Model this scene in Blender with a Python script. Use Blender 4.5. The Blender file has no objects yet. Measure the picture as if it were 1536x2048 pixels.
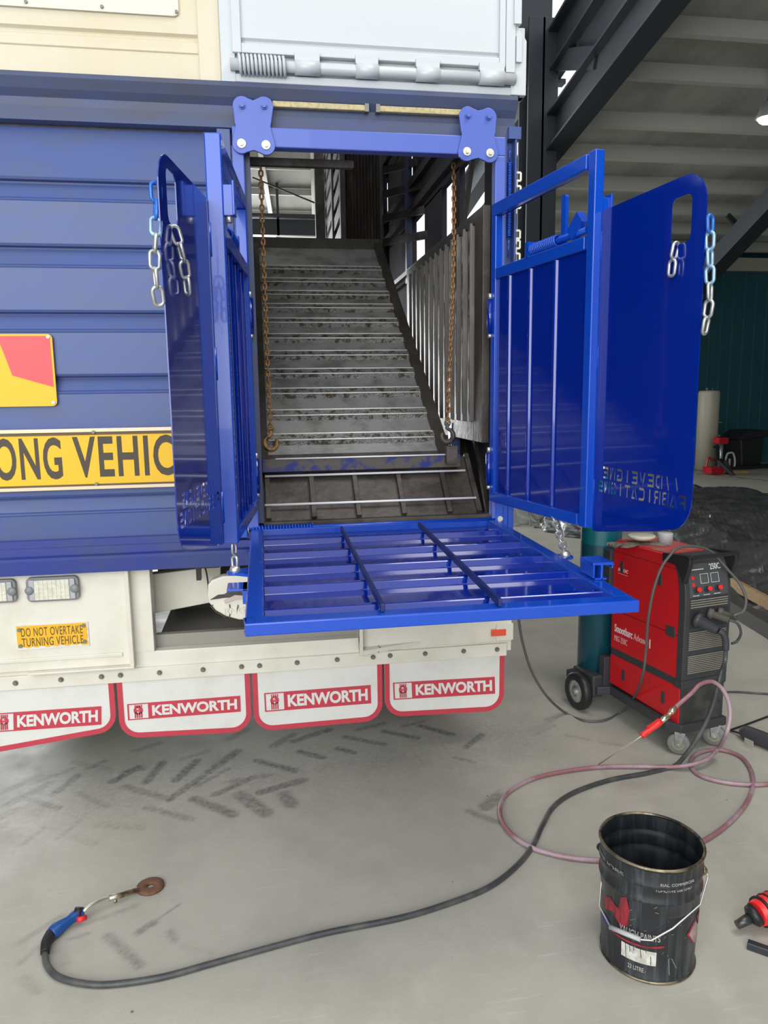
import bpy, bmesh, math, random
from mathutils import Vector, Matrix
random.seed(4)
S = bpy.context.scene
COL = S.collection
PI = math.pi

# ---------------------------------------------------------------- camera
CAM = Vector((0, -3.2, 1.65))
YAW, PITCH, ROLL, FPX = 0.158278, 0.156064, -0.0134436, 1496.26
_f = Vector((math.sin(YAW)*math.cos(PITCH), math.cos(YAW)*math.cos(PITCH), -math.sin(PITCH)))
_r = Vector((math.cos(YAW), -math.sin(YAW), 0))
_u = _r.cross(_f)
RR = math.cos(ROLL)*_r + math.sin(ROLL)*_u
UU = -math.sin(ROLL)*_r + math.cos(ROLL)*_u
FF = _f
cd = bpy.data.cameras.new('camera')
cam = bpy.data.objects.new('camera', cd); COL.objects.link(cam)
cam.matrix_world = Matrix(((RR.x, UU.x, -FF.x, CAM.x), (RR.y, UU.y, -FF.y, CAM.y), (RR.z, UU.z, -FF.z, CAM.z), (0, 0, 0, 1)))
cd.sensor_fit = 'VERTICAL'; cd.sensor_height = 36; cd.lens = FPX/2048*36
cd.clip_start = 0.05; cd.clip_end = 300
S.camera = cam

# ---------------------------------------------------------------- world, lamps, exposure
w = bpy.data.worlds.new('sky'); S.world = w; w.use_nodes = True
wt = w.node_tree; wt.nodes.clear()
wo = wt.nodes.new('ShaderNodeOutputWorld'); wb = wt.nodes.new('ShaderNodeBackground')
wb.inputs[0].default_value = (0.93, 0.97, 1.0, 1); wb.inputs[1].default_value = 1.15
wt.links.new(wb.outputs[0], wo.inputs[0])
S.view_settings.view_transform = 'Standard'; S.view_settings.look = 'None'
S.view_settings.gamma = 1; S.view_settings.use_curve_mapping = False
S.view_settings.exposure = 0.35
S.cycles.use_denoising = True
S.cycles.max_bounces = 8; S.cycles.diffuse_bounces = 4; S.cycles.glossy_bounces = 4
S.cycles.sample_clamp_indirect = 6
def area(name, loc, target, sx, sy, power, col):
    l = bpy.data.lights.new(name, 'AREA'); l.shape = 'RECTANGLE'; l.size = sx; l.size_y = sy
    l.energy = power; l.color = col
    o = bpy.data.objects.new(name, l); COL.objects.link(o); o.location = loc
    o.rotation_euler = (Vector(target)-Vector(loc)).to_track_quat('-Z', 'Y').to_euler()
    return o
area('daylight_doorway', (-3.0, -8.5, 3.6), (0.3, 0, 1.3), 8, 5, 420, (0.97, 0.99, 1.0))
area('added_roof_fill', (-3.5, 13.5, 2.6), (-1, 4, 4.5), 8, 4, 1000, (0.97, 0.99, 1.0))  # unseen light added beyond the trailer to brighten the far roof lining
area('high_bay_lamp_light', (2.2, -1.8, 5.6), (1.4, -0.8, 0), 1.6, 1.6, 60, (1.0, 0.97, 0.9))

# ---------------------------------------------------------------- pixel measurements on the photo -> points on real planes
def ray(x, y): return FF + (x-768)/FPX*RR - (y-1024)/FPX*UU
def atY(x, y, Y0=0.0):
    d = ray(x, y); return CAM + d*((Y0-CAM.y)/d.y)
def atZ(x, y, Z0=0.0):
    d = ray(x, y); return CAM + d*((Z0-CAM.z)/d.z)
def atX(x, y, X0=0.0):
    d = ray(x, y); return CAM + d*((X0-CAM.x)/d.x)
def zY(y, x=0, Y0=0.0): return atY(x, y, Y0).z
def frame(o, ux, uy):
    """local frame: x along (ux,uy), z up"""
    o = (o[0], o[1], o[2] if len(o) > 2 else 0); x = Vector((ux, uy, 0)).normalized(); z = Vector((0, 0, 1)); y = z.cross(x)
    return Matrix(((x.x, y.x, z.x, o[0]), (x.y, y.y, z.y, o[1]), (x.z, y.z, z.z, o[2]), (0, 0, 0, 1)))
def onF(M, x, y, v=0.0):
    """pixel -> local (u, z) on the frame's v = const plane"""
    I = M.inverted(); o = I @ CAM; d = I.to_3x3() @ ray(x, y)
    t = (v-o.y)/d.y; p = o + d*t
    return p.x, p.z

# ---------------------------------------------------------------- materials
MATS = {}
def mat(name, col, rough=0.5, metal=0.0, coat=0.0, col2=None, scale=8.0, lo=0.45, hi=0.62, bump=0.0, bscale=60.0,
        emit=None, rough2=None, stretch=None, alpha=None, trans=0.0, spec=None, detail=5.0):
    if name in MATS: return MATS[name]
    m = bpy.data.materials.new(name); m.use_nodes = True; MATS[name] = m
    t = m.node_tree; N = t.nodes; L = t.links
    b = N['Principled BSDF']
    b.inputs['Base Color'].default_value = (*col, 1); b.inputs['Roughness'].default_value = rough
    b.inputs['Metallic'].default_value = metal; b.inputs['Coat Weight'].default_value = coat
    b.inputs['Coat Roughness'].default_value = 0.04
    if spec is not None: b.inputs['Specular IOR Level'].default_value = spec
    if trans: b.inputs['Transmission Weight'].default_value = trans
    if alpha is not None: b.inputs['Alpha'].default_value = alpha
    if emit: b.inputs['Emission Color'].default_value = (*emit[0], 1); b.inputs['Emission Strength'].default_value = emit[1]
    if col2 or bump or rough2 is not None:
        tc = N.new('ShaderNodeTexCoord'); mp = N.new('ShaderNodeMapping'); L.new(tc.outputs['Object'], mp.inputs[0])
        if stretch: mp.inputs['Scale'].default_value = stretch
    if col2 or rough2 is not None:
        n = N.new('ShaderNodeTexNoise'); n.inputs['Scale'].default_value = scale; n.inputs['Detail'].default_value = detail
        n.inputs['Roughness'].default_value = 0.62; L.new(mp.outputs[0], n.inputs[0])
        r = N.new('ShaderNodeMapRange'); r.inputs[1].default_value = lo; r.inputs[2].default_value = hi; L.new(n.outputs[0], r.inputs[0])
        if col2:
            mx = N.new('ShaderNodeMix'); mx.data_type = 'RGBA'; L.new(r.outputs[0], mx.inputs[0])
            mx.inputs[6].default_value = (*col, 1); mx.inputs[7].default_value = (*col2, 1); L.new(mx.outputs[2], b.inputs['Base Color'])
        if rough2 is not None:
            mr = N.new('ShaderNodeMapRange'); mr.inputs[3].default_value = rough; mr.inputs[4].default_value = rough2
            L.new(r.outputs[0], mr.inputs[0]); L.new(mr.outputs[0], b.inputs['Roughness'])
    if bump:
        n2 = N.new('ShaderNodeTexNoise'); n2.inputs['Scale'].default_value = bscale; n2.inputs['Detail'].default_value = 3; L.new(mp.outputs[0], n2.inputs[0])
        bp = N.new('ShaderNodeBump'); bp.inputs['Strength'].default_value = bump; bp.inputs['Distance'].default_value = 0.01
        L.new(n2.outputs[0], bp.inputs['Height']); L.new(bp.outputs[0], b.inputs['Normal'])
    return m
BLUE = mat('gloss_blue_paint', (0.0005, 0.018, 0.26), 0.12, 0, 0.6, bump=0.012, bscale=14)
BLUEM = mat('satin_blue_paint', (0.003, 0.062, 0.48), 0.26, 0, 0.35, bump=0.012, bscale=20)
OLDB = mat('weathered_blue_paint', (0.042, 0.078, 0.26), 0.42, 0, 0.1, col2=(0.05, 0.08, 0.21), scale=3, stretch=(1, 1, 3), bump=0.02, bscale=9)
OLDB2 = mat('grimy_blue_paint', (0.045, 0.066, 0.16), 0.45, 0, 0, col2=(0.055, 0.06, 0.09), scale=7, lo=.4, hi=.7, stretch=(.4, 1, 2))
PLATEB = mat('matt_blue_plate', (0.075, 0.125, 0.48), 0.40, 0, 0.1)
CREAM = mat('cream_paint', (0.64, 0.575, 0.44), 0.4, 0, 0.1, col2=(0.62, 0.54, 0.38), scale=2.5)
WHITE = mat('white_paint', (0.545, 0.572, 0.595), 0.35, 0, 0.15)
CHAS = mat('off_white_chassis_paint', (0.77, 0.73, 0.63), 0.42, 0, 0.1, col2=(0.66, 0.62, 0.50), scale=4, lo=.45, hi=.75)
FLAP = mat('white_mudflap', (0.74, 0.73, 0.68), 0.5, 0, 0, col2=(0.62, 0.60, 0.52), scale=5, lo=.48, hi=.8)
FRED = mat('mudflap_red', (0.55, 0.045, 0.07), 0.5)
CHIP = mat('chipped_white_paint', (0.72, 0.69, 0.58), 0.5, 0, 0, col2=(0.05, 0.03, 0.02), scale=16, lo=.60, hi=.62)
YEL = mat('reflective_yellow', (0.84, 0.48, 0.0), 0.45)
YEL2 = mat('faded_yellow', (0.85, 0.45, 0.01), 0.5)
SRED = mat('reflective_red', (0.75, 0.08, 0.09), 0.45)
INK = mat('black_print', (0.065, 0.05, 0.035), 0.6)
INKB = mat('brown_print', (0.13, 0.08, 0.03), 0.6)
ORNG = mat('red_reflector', (0.8, 0.10, 0.04), 0.3)
GALV = mat('galvanised_steel', (0.62, 0.63, 0.62), 0.34, 0.75, 0, col2=(0.45, 0.46, 0.46), scale=30)
ZINC = mat('zinc_fastener', (0.75, 0.72, 0.62), 0.3, 0.8)
BOLT = mat('dull_bolt', (0.22, 0.20, 0.17), 0.5, 0.5)
RUST = mat('rusty_chain_steel', (0.22, 0.10, 0.035), 0.6, 0.35, 0, col2=(0.40, 0.22, 0.09), scale=25)
HOOKY = mat('worn_yellow_hook', (0.35, 0.2, 0.05), 0.5, 0.3, 0, col2=(0.05, 0.04, 0.035), scale=30)
TREAD = mat('worn_checker_plate', (0.46, 0.46, 0.45), 0.45, 0.6, 0, col2=(0.28, 0.27, 0.26), scale=6, bump=0.25, bscale=90, rough2=0.5)
NOSE = mat('dirty_checker_nosing', (0.30, 0.29, 0.27), 0.4, 0.7, 0, col2=(0.10, 0.075, 0.05), scale=30, lo=.50, hi=.60, bump=0.8, bscale=140)
SHINE = mat('polished_steel_glint', (0.92, 0.92, 0.90), 0.3, 0.0, 0.3)  # polished steel edges; their near-white highlight is painted into the base colour
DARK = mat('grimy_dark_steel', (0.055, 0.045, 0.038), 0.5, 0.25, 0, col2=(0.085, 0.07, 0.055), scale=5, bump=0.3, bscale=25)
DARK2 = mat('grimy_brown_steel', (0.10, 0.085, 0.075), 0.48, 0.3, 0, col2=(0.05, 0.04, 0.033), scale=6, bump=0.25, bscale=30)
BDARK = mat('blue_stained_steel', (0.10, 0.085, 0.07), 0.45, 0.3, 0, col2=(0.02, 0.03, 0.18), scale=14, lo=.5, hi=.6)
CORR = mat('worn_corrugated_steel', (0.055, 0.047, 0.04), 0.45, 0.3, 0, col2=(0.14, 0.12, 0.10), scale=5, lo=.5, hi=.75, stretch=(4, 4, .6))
WORN = mat('scraped_rib_steel', (0.50, 0.47, 0.41), 0.4, 0.4, 0, col2=(0.06, 0.05, 0.04), scale=26, lo=.42, hi=.56, stretch=(1, 1, .35))
AMB = mat('cream_marker_lens', (0.50, 0.42, 0.22), 0.35, 0, 0, col2=(0.38, 0.31, 0.15), scale=60)
LENS = mat('clear_lamp_lens', (0.72, 0.70, 0.58), 0.25, 0, 0.2, col2=(0.62, 0.60, 0.48), scale=40)
LHOUS = mat('grey_lamp_housing', (0.24, 0.24, 0.25), 0.4)
LGREY = mat('silver_lamp_trim', (0.42, 0.42, 0.43), 0.4, 0.2)
RUBB = mat('black_rubber', (0.018, 0.018, 0.02), 0.45)
CABLE = mat('dark_cable_rubber', (0.05, 0.052, 0.055), 0.42, 0, 0, col2=(0.11, 0.11, 0.10), scale=9, lo=.45, hi=.7)
HOSE = mat('mauve_red_hose', (0.30, 0.13, 0.15), 0.42, 0, 0.1, col2=(0.42, 0.30, 0.34), scale=3.2, lo=.46, hi=.6)
BPLAS = mat('charcoal_plastic', (0.045, 0.047, 0.052), 0.45, bump=0.02, bscale=200)
BPLAS2 = mat('grey_black_plastic', (0.075, 0.077, 0.082), 0.5)
WRED = mat('red_powder_coat', (0.62, 0.010, 0.016), 0.35, 0, 0.15)
DUSTY = mat('dusty_red_top', (0.50, 0.05, 0.045), 0.5, 0, 0, col2=(0.40, 0.18, 0.15), scale=10)
LOUV = mat('dusty_louvre', (0.22, 0.20, 0.16), 0.6)
PRINTW = mat('white_print', (0.8, 0.8, 0.78), 0.5)
PRINTG = mat('grey_print', (0.42, 0.41, 0.40), 0.5)
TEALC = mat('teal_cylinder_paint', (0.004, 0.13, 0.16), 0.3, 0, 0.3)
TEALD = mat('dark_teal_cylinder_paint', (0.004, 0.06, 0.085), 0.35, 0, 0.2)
TIN = mat('black_drum_tin', (0.022, 0.024, 0.028), 0.35, 0.2, 0.1, col2=(0.075, 0.085, 0.095), scale=9, lo=.48, hi=.72, stretch=(6, 6, .35))
TINI = mat('black_drum_inside', (0.018, 0.021, 0.025), 0.35, 0.2, 0.1, col2=(0.04, 0.045, 0.05), scale=9, stretch=(4, 4, .5))
RIM = mat('worn_brass_rim', (0.30, 0.25, 0.17), 0.35, 0.8, 0, col2=(0.06, 0.055, 0.05), scale=18)
WIRE = mat('steel_wire', (0.70, 0.68, 0.62), 0.3, 0.8)
TORB = mat('torch_blue', (0.01, 0.07, 0.27), 0.4)
BRASS = mat('nickel_fitting', (0.75, 0.68, 0.5), 0.3, 0.85)
GRED = mat('bright_red_plastic', (0.85, 0.03, 0.03), 0.35)
DISC = mat('rusty_washer', (0.20, 0.085, 0.05), 0.75, 0.1, 0, col2=(0.14, 0.07, 0.045), scale=40)
COLM = mat('dark_structural_steel', (0.020, 0.026, 0.034), 0.5)
PURL = mat('grey_purlin_steel', (0.44, 0.44, 0.40), 0.55, 0.2)
TARP = mat('black_plastic_film', (0.05, 0.05, 0.05), 0.28, 0, 0.5, bump=0.8, bscale=12)
TARP2 = mat('clear_plastic_film', (0.42, 0.42, 0.40), 0.3, 0, 0.1, bump=0.3, bscale=12)
WOOD = mat('pine_timber', (0.42, 0.27, 0.12), 0.6, col2=(0.33, 0.2, 0.09), scale=6, stretch=(1, 8, 8))
WOODD = mat('dark_timber', (0.06, 0.055, 0.05), 0.6)
WTANK = mat('aged_white_tank', (0.50, 0.47, 0.38), 0.45)
WPLAS = mat('white_plastic', (0.62, 0.62, 0.60), 0.4)
CLOTH = mat('grey_work_glove', (0.20, 0.17, 0.14), 0.85, col2=(0.10, 0.09, 0.08), scale=20)

# ---------------------------------------------------------------- geometry helpers
class MB:
    def __init__(s, M=None): s.v = []; s.f = []; s.sm = []; s.M = M
    def add(s, vs, fs, smooth=False):
        o = len(s.v)
        for p in vs:
            p = Vector(p)
            s.v.append(s.M @ p if s.M else p)
        for f in fs: s.f.append([i+o for i in f]); s.sm.append(smooth)
        return s
    def box(s, x0, x1, y0, y1, z0, z1):
        return s.add([(x0, y0, z0), (x1, y0, z0), (x1, y1, z0), (x0, y1, z0), (x0, y0, z1), (x1, y0, z1), (x1, y1, z1), (x0, y1, z1)],
                     [(0, 3, 2, 1), (4, 5, 6, 7), (0, 1, 5, 4), (1, 2, 6, 5), (2, 3, 7, 6), (3, 0, 4, 7)])
    def beam(s, a, b, wd, ht, up=(0, 0, 1)):
        a = Vector(a); b = Vector(b); d = (b-a).normalized(); up = Vector(up)
        x = d.cross(up)
        if x.length < 1e-4: x = d.cross(Vector((1, 0, 0)))
        x.normalize(); z = x.cross(d).normalized()
        vs = []
        for p in (a, b):
            for sx, sz in ((-1, -1), (1, -1), (1, 1), (-1, 1)): vs.append(p + x*sx*wd/2 + z*sz*ht/2)
        return s.add(vs, [(0, 1, 2, 3), (7, 6, 5, 4), (0, 4, 5, 1), (1, 5, 6, 2), (2, 6, 7, 3), (3, 7, 4, 0)])
    def tube(s, pts, r, n=12, closed=False, caps=True):
        pts = [Vector(p) for p in pts]; m = len(pts)
        rs = r if isinstance(r, (list, tuple)) else [r]*m
        t0 = (pts[1]-pts[0]).normalized()
        nrm = t0.cross(Vector((0, 0, 1)))
        if nrm.length < 0.1: nrm = t0.cross(Vector((1, 0, 0)))
        nrm.normalize(); vs = []
        for i, p in enumerate(pts):
            if closed: t = (pts[(i+1) % m]-pts[i-1]).normalized()
            else: t = (pts[min(i+1, m-1)]-pts[max(i-1, 0)]).normalized()
            nrm = (nrm - t*nrm.dot(t)).normalized(); bn = t.cross(nrm)
            for k in range(n):
                a = 2*PI*k/n; vs.append(p + (nrm*math.cos(a)+bn*math.sin(a))*rs[i])
        fs = []
        for i in range(m if closed else m-1):
            j = (i+1) % m
            for k in range(n): fs.append((i*n+k, i*n+(k+1) % n, j*n+(k+1) % n, j*n+k))
        s.add(vs, fs, True)
        if caps and not closed:
            s.add(vs[:n], [tuple(reversed(range(n)))]); s.add(vs[-n:], [tuple(range(n))])
        return s
    def cyl(s, a, b, r, n=24): return s.tube([a, b], r, n)
    def lathe(s, prof, n=48, A=None, sm=True):
        """profile [(r,z)] about z, placed by matrix A"""
        vs = []; m = len(prof)
        for r, z in prof:
            for k in range(n):
                a = 2*PI*k/n; p = Vector((r*math.cos(a), r*math.sin(a), z)); vs.append(A @ p if A else p)
        fs = []
        for i in range(m-1):
            for k in range(n): fs.append((i*n+k, i*n+(k+1) % n, (i+1)*n+(k+1) % n, (i+1)*n+k))
        return s.add(vs, fs, sm)
    def prism(s, poly, fn, d0, d1):
        """closed 2-D outline extruded: fn(u, w, depth) -> point"""
        n = len(poly)
        vs = [fn(u, w_, d0) for u, w_ in poly] + [fn(u, w_, d1) for u, w_ in poly]
        fs = [tuple(range(n)), tuple(reversed(range(n, 2*n)))] + [(i, n+i, n+(i+1) % n, (i+1) % n) for i in range(n)]
        return s.add(vs, fs)
    def sheet(s, prof, fn, a, b):
        """open profile of (p, q) swept between a and b: fn(t, p, q)"""
        vs = [fn(a, p, q) for p, q in prof] + [fn(b, p, q) for p, q in prof]; n = len(prof)
        return s.add(vs, [(i, i+1, n+i+1, n+i) for i in range(n-1)])
    def join(s, me, A):
        return s.add([A @ v for v in me[0]], me[1])
WMI = {}
def build(name, mb, m, parent=None, bevel=0, label=None, solid=0):
    me = bpy.data.meshes.new(name)
    I = WMI.get(parent.name) if parent else None
    me.from_pydata([tuple(I @ v) if I else tuple(v) for v in mb.v], [], mb.f)
    me.polygons.foreach_set('use_smooth', mb.sm)
    bm = bmesh.new(); bm.from_mesh(me); bmesh.ops.remove_doubles(bm, verts=bm.verts, dist=1e-6)
    bmesh.ops.recalc_face_normals(bm, faces=bm.faces); bm.to_mesh(me); bm.free()
    me.materials.append(m)
    o = bpy.data.objects.new(name, me); COL.objects.link(o)
    if parent: o.parent = parent; WMI[o.name] = I if I else Matrix()
    if bevel:
        b = o.modifiers.new('edge', 'BEVEL'); b.width = bevel; b.segments = 2; b.limit_method = 'ANGLE'; b.angle_limit = 0.7; b.harden_normals = False
    if solid:
        b = o.modifiers.new('thickness', 'SOLIDIFY'); b.thickness = solid; b.offset = 0
    if label: o['label'] = label
    return o
def thing(name, label, cat, loc=(0, 0, 0), group=None, rot=0):
    o = bpy.data.objects.new(name, None); COL.objects.link(o); o.empty_display_size = 0.1
    o.location = loc; o.rotation_euler = (0, 0, rot)
    M = Matrix.Translation(loc) @ Matrix.Rotation(rot, 4, 'Z'); WMI[o.name] = M.inverted()
    o['label'] = label; o['category'] = cat
    if group: o['group'] = group
    return o
def tag(o, label, cat, group=None):
    o['label'] = label; o['category'] = cat
    if group: o['group'] = group
    return o
def grp(name, parent):
    """an Empty that is a part and carries sub-parts"""
    o = bpy.data.objects.new(name, None); COL.objects.link(o); o.parent = parent; WMI[o.name] = WMI[parent.name]; o.empty_display_size = 0.05
    return o
def struct(name, mb, m, **k):
    o = build(name, mb, m, **k); o['kind'] = 'structure'; return o
_TC = {}
def glyphs(txt, bold=0.0, ext=0.5, space=1.0):
    key = (txt, bold, ext, space)
    if key in _TC: return _TC[key]
    c = bpy.data.curves.new('t', 'FONT'); c.body = txt; c.extrude = ext; c.offset = bold; c.resolution_u = 4; c.space_character = space
    c.fill_mode = 'BOTH'
    o = bpy.data.objects.new('t', c); COL.objects.link(o)
    dg = bpy.context.evaluated_depsgraph_get(); me = bpy.data.meshes.new_from_object(o.evaluated_get(dg))
    vs = [v.co.copy() for v in me.vertices]; fs = [tuple(p.vertices) for p in me.polygons]
    x0 = min(v.x for v in vs); x1 = max(v.x for v in vs); y0 = min(v.y for v in vs); y1 = max(v.y for v in vs)
    vs = [Vector(((v.x-x0)/(x1-x0), (v.y-y0)/(y1-y0), v.z/ext*0.5 if ext else 0)) for v in vs]
    bpy.data.objects.remove(o); bpy.data.curves.remove(c); bpy.data.meshes.remove(me)
    _TC[key] = (vs, fs); return _TC[key]
def text(mb, txt, o, xv, yv, depth=0.001, bold=0.0, space=1.0):
    """fit the words into the parallelogram o, o+xv, o+yv"""
    vs, fs = glyphs(txt, bold, 0.5, space); o = Vector(o); xv = Vector(xv); yv = Vector(yv); n = xv.cross(yv).normalized()
    return mb.add([o + xv*v.x + yv*v.y + n*v.z*depth for v in vs], fs)
def rrect(x0, x1, y0, y1, r, n=6, corners='1111'):
    out = []
    for (cx, cy, a0, on) in ((x1-r, y0+r, -90, corners[0]), (x1-r, y1-r, 0, corners[1]), (x0+r, y1-r, 90, corners[2]), (x0+r, y0+r, 180, corners[3])):
        if on == '0':
            out.append((x1 if a0 in (-90, 0) else x0, y0 if a0 in (-90, 180) else y1)); continue
        for k in range(n+1):
            a = math.radians(a0+90*k/n); out.append((cx+r*math.cos(a), cy+r*math.sin(a)))
    return out
def smooth_path(pts, sub=6):
    pts = [Vector(p) for p in pts]; out = []
    for i in range(len(pts)-1):
        p0 = pts[max(i-1, 0)]; p1 = pts[i]; p2 = pts[i+1]; p3 = pts[min(i+2, len(pts)-1)]
        for k in range(sub):
            t = k/sub
            out.append(0.5*((2*p1)+(p2-p0)*t+(2*p0-5*p1+4*p2-p3)*t*t+(3*p1-p0-3*p2+p3)*t**3))
    out.append(pts[-1]); return out
def plate_holes(name, outer, holes, M, thick, m, parent, bevel=0.0):
    """flat plate with cut-outs: 2-D curve in (u, z) placed by frame M"""
    c = bpy.data.curves.new(name, 'CURVE'); c.dimensions = '2D'; c.fill_mode = 'BOTH'; c.extrude = thick/2
    for poly in [outer]+holes:
        sp = c.splines.new('POLY'); sp.points.add(len(poly)-1); sp.use_cyclic_u = True
        for i, (a, b) in enumerate(poly): sp.points[i].co = (a, b, 0, 1)
    o = bpy.data.objects.new('t', c); COL.objects.link(o)
    dg = bpy.context.evaluated_depsgraph_get(); me = bpy.data.meshes.new_from_object(o.evaluated_get(dg))
    mb = MB(); mb.add([M @ Vector((v.co.x, v.co.z, v.co.y)) for v in me.vertices], [tuple(p.vertices) for p in me.polygons])
    bpy.data.objects.remove(o); bpy.data.curves.remove(c); bpy.data.meshes.remove(me)
    return build(name, mb, m, parent)

# ================================================================ THE SETTING
# floor: fine grid near the camera carrying a map of tyre marks and painted shade, coarse slab beyond
def seg_d(px, py, ax, ay, bx, by):
    dx, dy = bx-ax, by-ay; L = dx*dx+dy*dy
    t = max(0, min(1, ((px-ax)*dx+(py-ay)*dy)/L)) if L else 0
    return math.hypot(px-ax-t*dx, py-ay-t*dy)
marks = []
def mk(x0, y0, x1, y1, wpx, k):
    a = atZ(x0, y0); b = atZ(x1, y1); d = (a-CAM).length
    marks.append((a.x, a.y, b.x, b.y, wpx/FPX*d, k))
A7 = [(270,150,325,125,9,.6),(345,190,425,145,14,.9),(450,190,500,130,14,.9),(540,185,605,125,15,.8),(640,160,730,95,16,.9),(520,245,620,175,14,.75),
      (660,230,780,175,13,.75),(800,222,930,185,16,.8),(595,242,715,290,17,.75),(738,230,815,285,24,.7),(872,228,895,258,22,.7),(452,268,585,305,14,.55),
      (385,205,510,240,15,.6),(165,228,240,170,13,.7),(80,242,180,270,13,.6),(20,262,150,195,16,.6),(240,225,330,265,12,.5),(790,125,905,155,14,.8),
      (920,98,990,115,13,.9),(1035,88,1085,100,12,.9),(840,80,900,45,15,.7),(900,66,1010,30,14,.8),(1180,35,1280,55,12,.8),(1290,18,1390,45,12,.8),
      (1430,85,1480,45,12,.7),(1400,115,1455,130,8,.6),(1060,52,1180,75,12,.7),(415,95,490,72,14,.5),(70,382,135,330,10,.4),(180,365,260,295,11,.4),
      (300,320,430,330,20,.35),(1490,268,1532,232,20,.6),(1440,280,1530,315,12,.5),(0,225,60,200,14,.6),(0,300,90,260,16,.5),(560,120,640,95,12,.5),
      (700,190,830,170,12,.6),(230,130,330,150,14,.4),(150,330,290,380,16,.3),(600,205,700,150,12,.6),(380,160,440,150,12,.7),(930,140,1010,215,46,.28),(1000,150,1060,200,30,.25),
      (1100,30,1180,10,12,.6),(1240,20,1300,5,10,.6),(700,60,760,30,14,.5),(120,190,220,150,12,.5)]
for a in A7: mk(a[0]/1.536, 1440+a[1]/1.536, a[2]/1.536, 1440+a[3]/1.536, a[4]/1.536*1.45, min(1.0, a[5]*1.25))
A8 = [(590,575,800,770,48,.45),(790,550,900,480,42,.5),(900,470,1060,365,9,.5),(1000,545,1040,600,36,.38),(30,860,110,940,55,.25),(0,620,280,440,36,.3),
      (450,490,780,370,26,.28),(0,760,170,600,30,.25),(250,680,300,760,50,.2),(1080,640,1290,690,26,.15),(320,600,450,560,24,.3)]
for a in A8: mk(40+a[0]/3.339, 1700+a[1]/3.339, 40+a[2]/3.339, 1700+a[3]/3.339, a[4]/3.339*.85, a[5]*1.2)
for a in [(1070,1470,1110,1450,7,.5),(1130,1470,1180,1480,7,.5),(1090,1440,1130,1425,8,.5),(1050,1490,1090,1500,6,.4),(1200,1485,1240,1490,8,.35),(1020,1440,1060,1425,6,.4),
          (1040,1510,1090,1520,6,.3),(1150,1410,1180,1430,8,.35),(1100,1395,1125,1410,7,.4),(975,1600,1000,1580,8,.5)]: mk(*a)
GX0, GX1, GY0, GY1, GD = -2.3, 3.0, -2.6, 0.9, 0.0125
nx = int((GX1-GX0)/GD); ny = int((GY1-GY0)/GD)
import numpy as _np
gx = _np.linspace(GX0, GX1, nx+1); gy = _np.linspace(GY0, GY1, ny+1); XX, YY = _np.meshgrid(gx, gy)
rs = _np.random.RandomState(3)
jit = rs.rand(*XX.shape)
ST = _np.zeros_like(XX)
for ax, ay, bx, by, wd, k in marks:
    dx, dy = bx-ax, by-ay; L = max(dx*dx+dy*dy, 1e-6)
    t = _np.clip(((XX-ax)*dx+(YY-ay)*dy)/L, 0, 1); d = _np.hypot(XX-ax-t*dx, YY-ay-t*dy)
    v = k*_np.clip((wd-d)/(wd*0.55), 0, 1); ST = _np.maximum(ST, v)
# broad rubbed band in the wheel lane, deepened with painted trailer shade
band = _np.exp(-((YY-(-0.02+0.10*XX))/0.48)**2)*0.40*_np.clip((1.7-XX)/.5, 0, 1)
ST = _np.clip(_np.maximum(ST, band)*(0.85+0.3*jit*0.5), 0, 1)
verts = [(float(x), float(y), 0.0) for x, y in zip(XX.ravel(), YY.ravel())]
faces = []
for j in range(ny):
    o_ = j*(nx+1)
    for i in range(nx): faces.append((o_+i, o_+i+1, o_+nx+2+i, o_+nx+1+i))
nb = len(verts)
FX0, FX1, FY0, FY1 = -12, 20, -12, 26
xs = [FX0, GX0, GX1, FX1]; ys = [FY0, GY0, GY1, FY1]
for y in ys:
    for x in xs: verts.append((x, y, 0.0))
for j in range(3):
    for i in range(3):
        if i == 1 and j == 1: continue
        a = nb+j*4+i; faces.append((a, a+1, a+5, a+4))
me = bpy.data.meshes.new('floor'); me.from_pydata(verts, [], faces)
at = me.attributes.new('tyre_marks_and_shade', 'FLOAT', 'POINT'); at.data.foreach_set('value', list(ST.ravel().astype(float))+[0.0]*16)
fm = bpy.data.materials.new('worn_concrete'); fm.use_nodes = True; t = fm.node_tree; N = t.nodes; L = t.links; b = N['Principled BSDF']
tc = N.new('ShaderNodeTexCoord')
def noi(sc, det, rough=.6, src=None):
    n = N.new('ShaderNodeTexNoise'); n.inputs['Scale'].default_value = sc; n.inputs['Detail'].default_value = det; n.inputs['Roughness'].default_value = rough
    L.new(src or tc.outputs['Object'], n.inputs[0]); return n
def mixc(f, c1, c2):
    m = N.new('ShaderNodeMix'); m.data_type = 'RGBA'
    if isinstance(f, float): m.inputs[0].default_value = f
    else: L.new(f, m.inputs[0])
    for i, c in ((6, c1), (7, c2)):
        if isinstance(c, tuple): m.inputs[i].default_value = (*c, 1)
        else: L.new(c, m.inputs[i])
    return m.outputs[2]
def rng(src, a, b_, c=0., d=1.):
    r = N.new('ShaderNodeMapRange'); L.new(src, r.inputs[0]); r.inputs[1].default_value = a; r.inputs[2].default_value = b_; r.inputs[3].default_value = c; r.inputs[4].default_value = d; return r.outputs[0]
base = mixc(rng(noi(1.6, 6).outputs[0], .42, .6), (0.50, 0.475, 0.40), (0.42, 0.40, 0.34))
base = mixc(rng(noi(9, 8, .7).outputs[0], .5, .72, 0, .55), base, (0.58, 0.55, 0.47))
base = mixc(rng(noi(4.5, 8, .75).outputs[0], .56, .75, 0, .6), base, (0.29, 0.28, 0.25))
base = mixc(rng(noi(140, 2).outputs[0], .35, .7, 0, .35), base, (0.42, 0.40, 0.355))
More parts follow.
